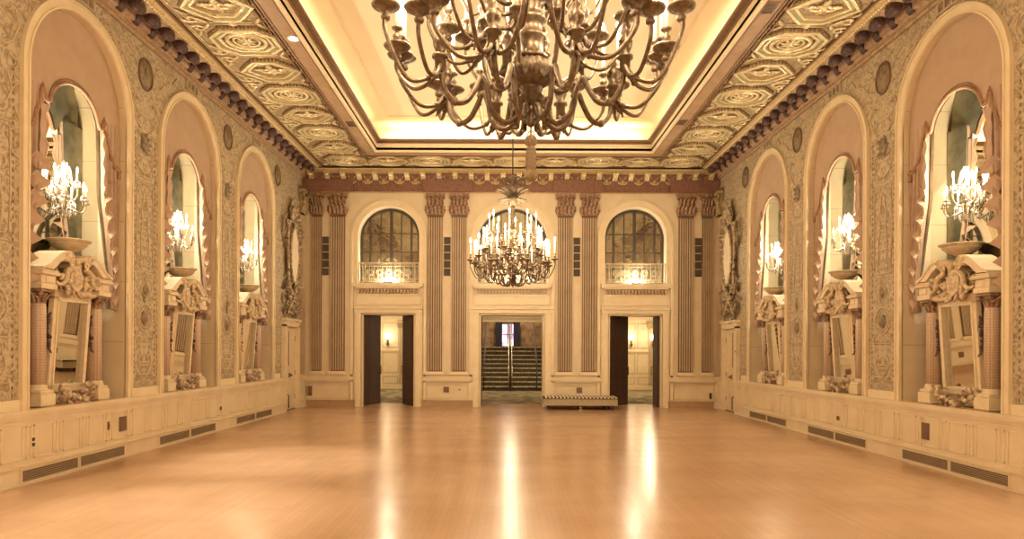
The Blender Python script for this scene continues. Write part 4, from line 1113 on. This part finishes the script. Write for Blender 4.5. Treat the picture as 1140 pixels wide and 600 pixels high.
back_plate(497, 434, 'access_plate', .15, .15, PLATE, 'square bronze plate low on the back wall between the left doorway and the stairs', 'wall plate')
back_plate(512, 434, 'wall_outlet', .12, .06, CREAMD, 'pale outlet with a dark socket low on the back wall beside the square plate', 'outlet', sockets=1)
back_plate(645, 434, 'access_plate', .15, .15, PLATE, 'square bronze plate on the back wall above the wheeled platform', 'wall plate')
back_plate(791, 440, 'wall_outlet', .06, .16, BLACKISH, 'dark upright outlet low on the back wall beside the right corner', 'outlet', sockets=2)
back_plate(344.5, 436, 'access_plate', .16, .26, PLATE, 'upright tan plate low on the back wall beside the left corner', 'wall plate')
plate('light_switch', (XR-.102, 16.36, 1.5), PI/2, .06, .15, WHITE, 'white light switch on the casing of the door in the right wall', 'switch', sockets=1)

# slot speakers between the pilasters
def slot_speaker():
    r = empty('slot_speaker')
    MB().box(-.095,.095,-.03,0,0,1.06).build('cabinet', CREAM, r)
    for k in range(5):
        MB().cbox(-.085,.085,-.042,-.028,.015+k*.208,.205+k*.208,.004).build('grille_panel', SPK, r)
    return r
PSp = slot_speaker()
for i, (px, lab) in enumerate(((362.5,'in the left corner of the back wall'),(497.6,'between the left doorway and the stairs'),(641.5,'above the wheeled platform'),(776.3,'in the right corner of the back wall'))):
    o = PSp if i == 0 else copy_tree(PSp)
    o.location = ((px-564)/42, YB, 3.45); tag(o, 'tall dark five grille speaker %s' % lab, 'speaker', 'slot speakers between the pilasters')

# ------------------------------------------------------------------ doorways of the back wall
def leaf(name, x0, x1, y, rz, label=None, parent=None):
    r = MB(); w = x1-x0; r.box(0,w,0,.05,0.01,2.44)
    o = r.build(name, DARKWOOD, parent); o.location = (x0, y, 0); o.rotation_euler = (0,0,rz)
    m = MB()
    for z in (.62, 1.17, 1.80): m.box(.02,w-.02,-.008,0,z,z+.016); m.box(.02,w-.02,.05,.058,z,z+.016)
    m.box(w*.33,w*.33+.016,-.006,0,.02,2.42)
    m.build('leaf_moulding', BLACKISH, o)
    return o
def doorway(i, c):
    f = MB(); DW = DWS[i]
    for e in (-1, 1):
        a, b = sorted((c+e*(DW-.02), c+e*(DW+.01))); f.box(a, b, YB-.03, YB+.1, 0, 2.45)
    f.box(c-DW-.01, c+DW+.01, YB-.03, YB+.1, 2.43, 2.46)
    o = tag(f.build('door_%d' % (i+1), CREAMD), kind='structure')
    return o
D = [doorway(i, c) for i, c in enumerate(SX)]
def handle(o, x, z, e=-1):
    y = .05*e if e < 0 else .10; yy = 0 if e < 0 else .05
    m = MB(); m.tube([(x,y,z-.12),(x,y,z+.12)],.012,6); m.tube([(x,y,z-.1),(x,yy,z-.1)],.009,6); m.tube([(x,y,z+.1),(x,yy,z+.1)],.009,6); m.build('handle', BRASSL, o)
def hinged(D_, hx, L_, dx, front):
    """leaf swung into the hall: hinge at hx, free end dx sideways"""
    ang = math.acos(dx/L_)
    l = leaf('door_leaf', 0, L_, 0, 0, parent=D_); l.location = (hx, YB+.12, 0); l.rotation_euler = (0, 0, ang)
    handle(l, L_-.06, .95, -1 if front else 1)
    return l
hinged(D[0], SX[0]-.665, .80, .30, True)
hinged(D[0], SX[0]+.665, .80, -.37, False)
hinged(D[2], SX[2]-.665, .95, .63, True)
hinged(D[2], SX[2]+.66, .80, .06, False)
hinged(D[1], SX[1]-.80, .80, -.02, True)
# ------------------------------------------------------------------ foyer and staircase beyond
tag(MB().box(-6.5, 7.5, 19.25, 26.6, -.1, .001).build('floor_foyer', CARPET), kind='structure')
tag(MB().box(-6.5, 7.5, 19.08, 26.6, 3.0, 3.1).build('ceiling_foyer', CEIL), kind='structure')
w = MB(); w.box(-6.5,-1.6,26.4,26.6,0,3.0); w.box(1.9,7.5,26.4,26.6,0,3.0); w.box(-6.6,-6.4,19.1,26.6,0,3); w.box(7.4,7.6,19.1,26.6,0,3); w.box(-1.6,1.9,26.4,26.6,2.62,5.2)
fo = tag(w.build('wall_foyer', CREAMD), kind='structure')
m = MB()
for a in ((-6.5,-1.6),(1.9,7.5)):
    m.box(a[0],a[1],26.34,26.4,.0,.12); m.box(a[0],a[1],26.2,26.4,2.78,2.86); m.box(a[0],a[1],26.28,26.4,2.66,2.78); m.box(a[0],a[1],26.36,26.4,1.45,1.50)
    k = int((a[1]-a[0])/.12)
    for i in range(k): m.box(a[0]+i*.12,a[0]+i*.12+.06,26.24,26.3,2.70,2.77)
m.build('foyer_moulding', CREAMD, fo)
m = MB()
def fpanel(x0, x1, z0, z1):
    for a in ((x0,x0+.02,z0,z1),(x1-.02,x1,z0,z1),(x0,x1,z0,z0+.02),(x0,x1,z1-.02,z1)): m.box(a[0],a[1],26.385,26.4,a[2],a[3])
for x0 in (-4.80, 4.35, 5.05): fpanel(x0, x0+.62, .62, 1.4); fpanel(x0+.02, x0+.6, .2, .48); fpanel(x0, x0+.62, 1.6, 2.55)
m.build('foyer_panel_line', TAN, fo)
m = MB()
for x in (-4.02, -5.2, 5.62): m.box(x-.13,x+.13,26.33,26.4,.2,2.35)
m.build('foyer_pilaster', TAN, fo)
m = MB()
for x in (-4.02, -5.2, 5.62):
    for k in range(6): m.leaf((x-.15+k*.06,26.32,2.35),(0,-.2,1),(0,-1,0),.26,.1,.6)
    m.box(x-.2,x+.2,26.24,26.4,2.6,2.66)
m.build('foyer_capital', GOLD, fo)
# side door in the foyer, right
def fdoor():
    f = MB(); f.box(-.5,-.42,-.04,.06,0,2.1); f.box(.42,.5,-.04,.06,0,2.1); f.box(-.5,.5,-.04,.06,2.02,2.12)
    o = tag(f.build('door_6', CREAMD), kind='structure'); o.location = (5.95, 25.2, 0); o.rotation_euler = (0,0,-PI/3)
    l = MB(); l.box(-.42,.42,0,.04,.02,2.02); lf = l.build('door_leaf', CREAM, o)
    m = MB()
    for z0, z1 in ((.15,.7),(1.0,1.9)):
        for a in ((-.3,-.28,z0,z1),(.28,.3,z0,z1),(-.3,.3,z0,z0+.02),(-.3,.3,z1-.02,z1)): m.box(a[0],a[1],-.012,0,a[2],a[3])
    m.build('leaf_moulding', TAN, lf); m = MB(); m.ball((-.35,-.05,.95),(.03,.03,.03),8,5); m.build('door_knob', PLATE, o)
fdoor()
w = MB(); w.box(6.3, 6.4, 19.1, 26.4, 0, 3.0); w.build('foyer_return', CREAMD, fo)
# foyer sconces
def fsconce():
    r = empty('hall_sconce'); m = MB(); m.lathe([(.02,-.2),(.06,-.12),(.03,-.05),(.05,.02),(.03,.06)], 12); m.tube([(0,.1,-.1),(0,0,-.06)],.02,6); m.build('bracket', BRASS, r)
    m = MB(); m.lathe([(.03,.06),(.08,.10),(.10,.18),(.08,.26),(.05,.28)], 14); m.build('glass_shade', emit('sconce_shade', (1,.84,.55,1), 8, False), r); return r
PF = fsconce()
for i, (x, y, lab) in enumerate(((-4.58,26.27,'small glowing wall sconce seen through the doorway at the left end'),(4.80,26.27,'small glowing sconce through the platform side doorway, nearer the dark leaf'),(5.62,26.2,'small glowing sconce at the far edge of the platform side doorway'))):
    o = PF if i == 0 else copy_tree(PF); o.location = (x, y, 1.85); tag(o, lab, 'wall lamp', 'sconces in the hall beyond the doors')

# staircase
st = empty('staircase', (SX[1], 25.3, 0)); tag(st, 'carpeted staircase with a central handrail seen through the middle doorway', 'staircase')
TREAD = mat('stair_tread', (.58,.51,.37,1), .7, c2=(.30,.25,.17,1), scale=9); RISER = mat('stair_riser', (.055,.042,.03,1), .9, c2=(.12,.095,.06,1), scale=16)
for k in range(10):
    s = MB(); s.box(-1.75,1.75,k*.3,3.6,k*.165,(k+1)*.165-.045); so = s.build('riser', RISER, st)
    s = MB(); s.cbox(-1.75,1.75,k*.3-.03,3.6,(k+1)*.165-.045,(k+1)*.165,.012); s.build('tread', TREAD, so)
for dx in (-.06, .06):
    m = MB(); m.tube([(dx,-.15,.0),(dx,-.15,.92),(dx,0,.98),(dx,3.0,2.62),(dx,3.3,2.62)], .022, 8); m.build('handrail', STEEL, st)
m = MB()
for k in range(4): m.tube([(0,-.1+k*1.0,max(0,k*.55)),(0,-.1+k*1.0,.92+k*.55)], .025, 8)
m.box(-.03,.03,-.12,-.06,0,.9); m.build('rail_post', BLACKISH, st)
for e in (-1, 1):
    m = MB(); m.tube([(e*.98,-.1,.95),(e*.98,.1,.98),(e*.98,3.0,2.62)], .03, 8); m.tube([(e*.98,-.1,.95),(e*.98,-.1,0)], .025, 8); m.build('side_rail', BLACKISH, st)
# stairwell walls, upper landing
w = MB(); w.box(-1.7,-1.6,26.4,31,0,5.2); w.box(1.9,2.0,26.4,31,0,5.2); w.box(-1.7,2.0,30.9,31,1.4,5.2)
WOODW = mat('stairwell_panelling', (.42,.29,.18,1), .5, c2=(.20,.13,.08,1), scale=4)
sw = tag(w.build('wall_stairwell', WOODW), kind='structure')
tag(MB().box(-1.7,2.0,28.9,31,1.5,1.65).build('floor_landing', CARPET), kind='structure')
tag(MB().box(-1.7,2.0,26.4,31,5.1,5.2).build('ceiling_stairwell', CEIL), kind='structure')
h = MB(); h.box(-1.7,2.0,26.32,26.4,2.60,2.66); h.box(-1.7,2.0,26.25,26.4,2.80,2.88)
hh = tag(h.build('trim_7', CREAMD), kind='structure')
m = MB()
for k in range(44): m.leaf((-1.2+k*.061,26.38,2.67),(0,-.1,1),(0,-1,0),.11,.055,.4)
m.build('header_ornament', STONE, hh)
wf = MB(); wf.box(-.26,-.20,30.8,30.92,1.65,2.75); wf.box(.30,.36,30.8,30.92,1.65,2.75); wf.box(-.26,.36,30.8,30.92,2.68,2.76); wf.box(.03,.06,30.82,30.9,1.75,2.7); wf.box(-.22,.32,30.82,30.9,2.2,2.23)
ww = tag(wf.build('window_4', BLACKISH), kind='structure')
MB().box(-.22,.32,30.86,30.89,1.70,2.69).build('pane', STAINED, ww)
def dark_banner(x, lab):
    r = empty('landing_curtain', (x, 30.7, 0)); tag(r, lab, 'curtain', 'dark curtains on the stair landing')
    m = MB(); m.grid([[(-.12+.24*i/16, .03*math.sin(i*1.6), 1.66+1.1*j/4) for i in range(17)] for j in range(5)]); m.build('cloth', mat('dark_blue_cloth', (.05,.05,.09,1), .9), r)
    MB().tube([(-.15,0,2.78),(.15,0,2.78)],.015,6).build('curtain_rod', BLACKISH, r)
dark_banner(-.38, 'dark curtain left of the bright coloured window above the stairs'); dark_banner(.48, 'dark curtain right of the bright coloured window above the stairs')

# ------------------------------------------------------------------ rolling platform
ca = empty('rolling_platform', (1.87, 17.52, 0)); tag(ca, 'low wheeled platform with a striped top edge standing against the back wall', 'platform cart')
m = MB(); m.cbox(-.93,.93,-.36,.36,.11,.285,.012); m.build('deck', CARTG, ca)
m = MB(); m.cbox(-.94,.94,-.37,.37,.285,.295,.003); m.build('deck_edge', BLACKISH, ca)
m = MB(); m.cbox(-.93,.93,-.36,.36,.295,.322,.003); m.build('striped_layer', RUBBER, ca)
for k in range(20):
    x = -.9+k*.0925
    b = MB(); b.prism([(x,.296),(x+.045,.296),(x+.065,.326),(x+.02,.326)], -.366, .366, 'y'); b.build('stripe', CREAMD, ca)
for x in (-.80,.66,.80):
    for y in (-.27,.27):
        c = MB(); c.tube([(x-.018,y,.055),(x+.018,y,.055)],.055,14); cc = c.build('caster', RUBBER, ca)
        f = MB(); f.box(x-.035,x-.022,y-.03,y+.03,.05,.112); f.box(x+.022,x+.035,y-.03,y+.03,.05,.112); f.build('caster_fork', BLACKISH, cc)
m = MB(); m.tube([(0,-.30,.01),(0,-.30,.11)],.022,8); m.box(-.05,.05,-.34,-.26,0,.02); m.build('centre_leg', STEEL, ca)

# ------------------------------------------------------------------ chandeliers
def chandelier_proto():
    """z=0 at lowest finial of the body"""
    r = empty('candle_chandelier')
    b = MB()
    prof = [(.004,-.01),(.02,.0),(.03,.02),(.014,.04),(.05,.08),(.058,.10),(.04,.115),(.05,.13),(.05,.20),(.07,.215),(.065,.23)]
    b.lathe(prof, 20); b.build('finial', BRASS, r)
    g = MB(); g.lathe([(.06,.22),(.10,.25),(.128,.30),(.13,.33),(.115,.36),(.085,.38)], 80, flute=20, fa=.05); g.build('gourd', BRASSL, r)
    s = MB(); s.lathe([(.085,.375),(.10,.385),(.10,.40),(.07,.41),(.075,.50),(.085,.51),(.085,.53),(.06,.545),(.062,.60),(.08,.61),(.085,.63),(.06,.65),(.055,.68),(.095,.74),(.10,.78),(.08,.83),(.05,.86),(.06,.88),(.06,.90)], 28, flute=14, fa=.02); s.build('baluster', BRASS, r)
    t = MB(); t.lathe([(.06,.90),(.045,.94),(.05,1.05),(.085,1.12),(.09,1.16),(.05,1.22),(.035,1.26),(.05,1.30),(.035,1.40),(.03,1.55),(.05,1.6),(.05,1.66),(.03,1.7)], 22); t.build('upper_shaft', BRASS, r)
    c = MB()    # bowl-like leafy crown at the top
    c.lathe([(.03,1.60),(.08,1.64),(.10,1.72),(.14,1.78),(.10,1.83),(.06,1.9),(.05,2.05),(.09,2.12),(.05,2.2),(.02,2.26)], 20)
    for k in range(10):
        a = k*PI/5; d = (math.cos(a), math.sin(a))
        c.leaf((d[0]*.09,d[1]*.09,1.80),(d[0],d[1],.9),(d[0],d[1],-.6),.34,.15,.55)
        c.leaf((d[0]*.08,d[1]*.08,1.72),(d[0],d[1],.2),(d[0],d[1],-1),.22,.12,.4)
        c.tube(bez([(d[0]*.06,d[1]*.06,2.1),(d[0]*.2,d[1]*.2,2.18),(d[0]*.27,d[1]*.27,2.08),(d[0]*.2,d[1]*.2,2.02)],5), .016, 6)
    c.build('leaf_crown', BRASSL, r)
    rod = MB(); rod.tube([(0,0,2.2),(0,0,3.93)], .014, 8)
    rod.lathe([(.10,0),(.12,.02),(.11,.05),(.03,.06)][::-1] if False else [(.02,-.06),(.08,-.04),(.12,0)], 16, (0,0,3.97)); rod.build('rod', BLACKISH, r)
    col_ = MB()
    for k in range(8):
        a = k*PI/4+PI/8; d = (math.cos(a), math.sin(a))
        col_.leaf((d[0]*.05,d[1]*.05,.10),(d[0],d[1],1.2),(d[0],d[1],-1),.10,.06,.5)
        col_.tube(bez([(d[0]*.05,d[1]*.05,.11),(d[0]*.10,d[1]*.10,.09),(d[0]*.125,d[1]*.125,.02),(d[0]*.085,d[1]*.085,.0),(d[0]*.08,d[1]*.08,.03)],5), .011, 7)
    col_.build('lower_scrolls', BRASSL, r)
    def holder(p, H):
        x, y, z = p
        m = MB(); m.lathe([(.012,-.065),(.022,-.058),(.027,-.045),(.02,-.032),(.016,-.026),(.03,-.018),(.034,-.008),(.058,.000),(.074,.008),(.079,.018),(.074,.024),(.045,.022),(.016,.03),(.013,.04),(.024,.06),(.026,.075),(.013,.09),(.014,.105),(.03,.115),(.032,.125)], 20, p)
        m.build('drip_pan', BRASSL, r)
        m = MB(); m.lathe([(.0125,0),(.0115,H)], 10, (x,y,z+.12)); cd = m.build('candle', WAX, r)
        m = MB(); candle_flame(m, (x,y,z+.12+H), 1.6); m.build('bulb', FLAME, cd)
    def vase(m, p, s=1):
        m.lathe([(.015*s,-.05*s),(.03*s,-.03*s),(.03*s,.03*s),(.045*s,.035*s),(.045*s,.05*s),(.02*s,.06*s),(.038*s,.10*s),(.042*s,.13*s),(.015*s,.16*s),(.025*s,.18*s),(.004,.22*s)], 14, p)
    def arm(a, pts, node, subs, rr, H):
        ca_, sa = math.cos(a), math.sin(a)
        W = lambda rad, lat, z: (ca_*rad - sa*lat, sa*rad + ca_*lat, z)
        m = MB(); m.tube(bez([W(x, 0, z) for x, z in pts], 8), rr, 9)
        vase(m, W(node[0], 0, node[1]))
        # curled leaf under the arm
        q = W(pts[-3][0], 0, pts[-3][1]); m.ball(q, rr*1.5, 8, 5)
        m.leaf(W(node[0]-.01,0,node[1]-.05), (ca_,sa,-.6), (-ca_,-sa,.4), .12, .06, .5)
        for rad, lat, z in subs:
            n0 = node
            mid = ((n0[0]+rad)/2, lat*.55, min(node[1], z)-.10)
            p = bez([W(n0[0], lat*.06, n0[1]), W(n0[0]+(rad-n0[0])*.22, lat*.22, node[1]-.085), W(mid[0]+(rad-n0[0])*.12, lat*.6, mid[2]), W(rad, lat*.97, z-.13), W(rad, lat, z-.02)], 7)
            m.tube(p, rr*.72, 8); m.ball(p[7], rr*1.15, 7, 5)
        m.build('arm', BRASS, r)
        for rad, lat, z in subs: holder(W(rad, lat, z), H)
    for k in range(8):
        a = k*PI/4+PI/8
        arm(a, [(.05,.12),(.09,.04),(.17,.0),(.25,.06),(.275,.17),(.31,.235),(.345,.17),(.40,.09),(.47,.075),(.53,.14),(.55,.25)], (.555,.27), [(.86,.0,.52),(.74,.24,.42),(.74,-.24,.42)], .0165, .24)
    for k in range(8):
        a = k*PI/4+PI/8+.1
        arm(a, [(.07,.42),(.10,.31),(.17,.235),(.24,.26),(.28,.36),(.295,.46)], (.30,.50), [(.58,.15,.70),(.58,-.15,.70)], .015, .24)
    for k in range(8):
        a = k*PI/4+.35
        arm(a, [(.05,.80),(.12,.70),(.20,.70),(.27,.80)], (.27,.84), [(.48,.0,1.02)], .014, .24)
    return r
CA = chandelier_proto(); CB = copy_tree(CA)
# hanging tassel on the nearer one
def tassel(r):
    t = MB(); t.tube([(0,0,-.005),(0,.0,-.06)], .006, 6); t.tube([(.018*math.cos(i*PI/6),0,-.05+.02*math.sin(i*PI/6)) for i in range(12)], .004, 5, None, True)
    t.lathe([(.006,-.05),(.03,-.065),(.036,-.085),(.03,-.11),(.016,-.12),(.026,-.13),(.030,-.17),(.030,-.245),(.022,-.26),(.034,-.275),(.037,-.305),(.02,-.32),(.004,-.325)][::-1], 32, flute=11, fa=.10)
    t.build('tassel', mat('tassel_cord', (.34,.25,.15,1), .8, c2=(.25,.16,.09,1), scale=60, bump=.4, bscale=120), r)
tassel(CA)
CA.location = (.137, 4.0, 2.815); tag(CA, 'large brass candle chandelier nearest the viewer, cut off by the top of the picture', 'chandelier', 'candle chandeliers')
CB.location = (.11, 13.9, 2.815); CB.rotation_euler = (0,0,.3); tag(CB, 'brass candle chandelier hanging farther away in front of the middle arched window', 'chandelier', 'candle chandeliers')

# ------------------------------------------------------------------ lights
WARM = (1.0, .79, .52)
def light(name, kind, loc, power, color=WARM, size=.1, rot=(0,0,0), sy=None, spot=None):
    d = bpy.data.lights.new(name, kind); d.energy = power; d.color = color
    if kind == 'AREA':
        d.shape = 'RECTANGLE'; d.size = size; d.size_y = sy or size
    else: d.shadow_soft_size = size
    if spot: d.spot_size = spot; d.spot_blend = .8
    o = bpy.data.objects.new(name, d); col.objects.link(o); o.location = loc; o.rotation_euler = rot
    return o
COVE = 88
yc = (CY0+CY1)/2
light('cove_light', 'AREA', (CXL-.25, yc, 6.56), COVE*1.5, WARM, .2, (0, PI-.9, 0), CY1-CY0-.4)
light('cove_light', 'AREA', (CXR+.25, yc, 6.56), COVE*1.5, WARM, .2, (0, PI+.9, 0), CY1-CY0-.4)
light('cove_light', 'AREA', (.16, CY1+.25, 6.56), COVE*1.1, WARM, CXR-CXL-.4, (PI-.9, 0, 0), .2)
for x, y, z, k in ((.137, 4.0, 3.75, 1), (.11, 13.9, 3.75, 1)):
    for i in range(6):
        a = i*PI/3+.4; light('chandelier_and_fill_light', 'POINT', (x+.75*math.cos(a), y+.75*math.sin(a), z), 58*k, WARM, .10)
light('chandelier_and_fill_light', 'POINT', (.1, -1.0, 3.8), 320, WARM, .5)  # added fill lamp behind the camera; no chandelier hangs here
for side in SIDES:
    for y in (2.67, 5.67, 8.67, 11.67, 14.67):
        nm, X, rz, sg = side
        light('sconce_light', 'POINT', (X-sg*.24, y, 3.72), 230, (1,.85,.58), .12)
for yy, p in ((10.45, 1500), (7.6, 1500), (4.8, 900)):
    light('downlight_beam', 'SPOT', (-3.28, yy, 6.22), p, (1,.93,.76), .08, (-.21, -.05, 0), None, .55)
for c in SX:
    light('uplight_beam', 'POINT', (c, YB-.10, 3.36), 32, (1,.86,.62), .05); light('uplight_beam', 'POINT', (c, YB+.14, 3.38), 95, (1,.86,.62), .05)  # the stronger one, behind each railing, is added to light the window reveal
for x, y, z, p in ((-4.6, 23.5, 2.6, 120), (5.0, 23.5, 2.6, 120), (.14, 23.8, 2.8, 70), (.1, 29.0, 4.2, 150), (-4.58,26.05,2.05,8), (4.8,26.05,2.05,8), (5.62,25.98,2.05,6)):
    light('hall_light', 'POINT', (x, y, z), p, (1,.80,.52), .15)

wd = bpy.data.worlds.new('room_ambient'); sc.world = wd; wd.use_nodes = True
wd.node_tree.nodes['Background'].inputs[0].default_value = (1,.8,.55,1); wd.node_tree.nodes['Background'].inputs[1].default_value = .1

# ------------------------------------------------------------------ camera
cd = bpy.data.cameras.new('camera'); cam = bpy.data.objects.new('camera', cd); col.objects.link(cam)
cd.sensor_width = 36; cd.sensor_fit = 'HORIZONTAL'; cd.lens = 36*760/1140
cd.shift_x = 6/1140; cd.shift_y = 90/1140; cd.clip_start = .05; cd.clip_end = 200
cam.matrix_world = Matrix.Translation((0,0,1.5)) @ Matrix.Rotation(PI/2, 4, 'X') @ Matrix.Rotation(math.radians(.25), 4, 'Z')
sc.camera = cam
sc.view_settings.view_transform = 'Standard'; sc.view_settings.look = 'None'; sc.view_settings.gamma = 1; sc.view_settings.use_curve_mapping = False
sc.view_settings.exposure = 0.0
sc.cycles.use_denoising = True; sc.cycles.caustics_reflective = False; sc.cycles.caustics_refractive = False; sc.cycles.sample_clamp_indirect = 4
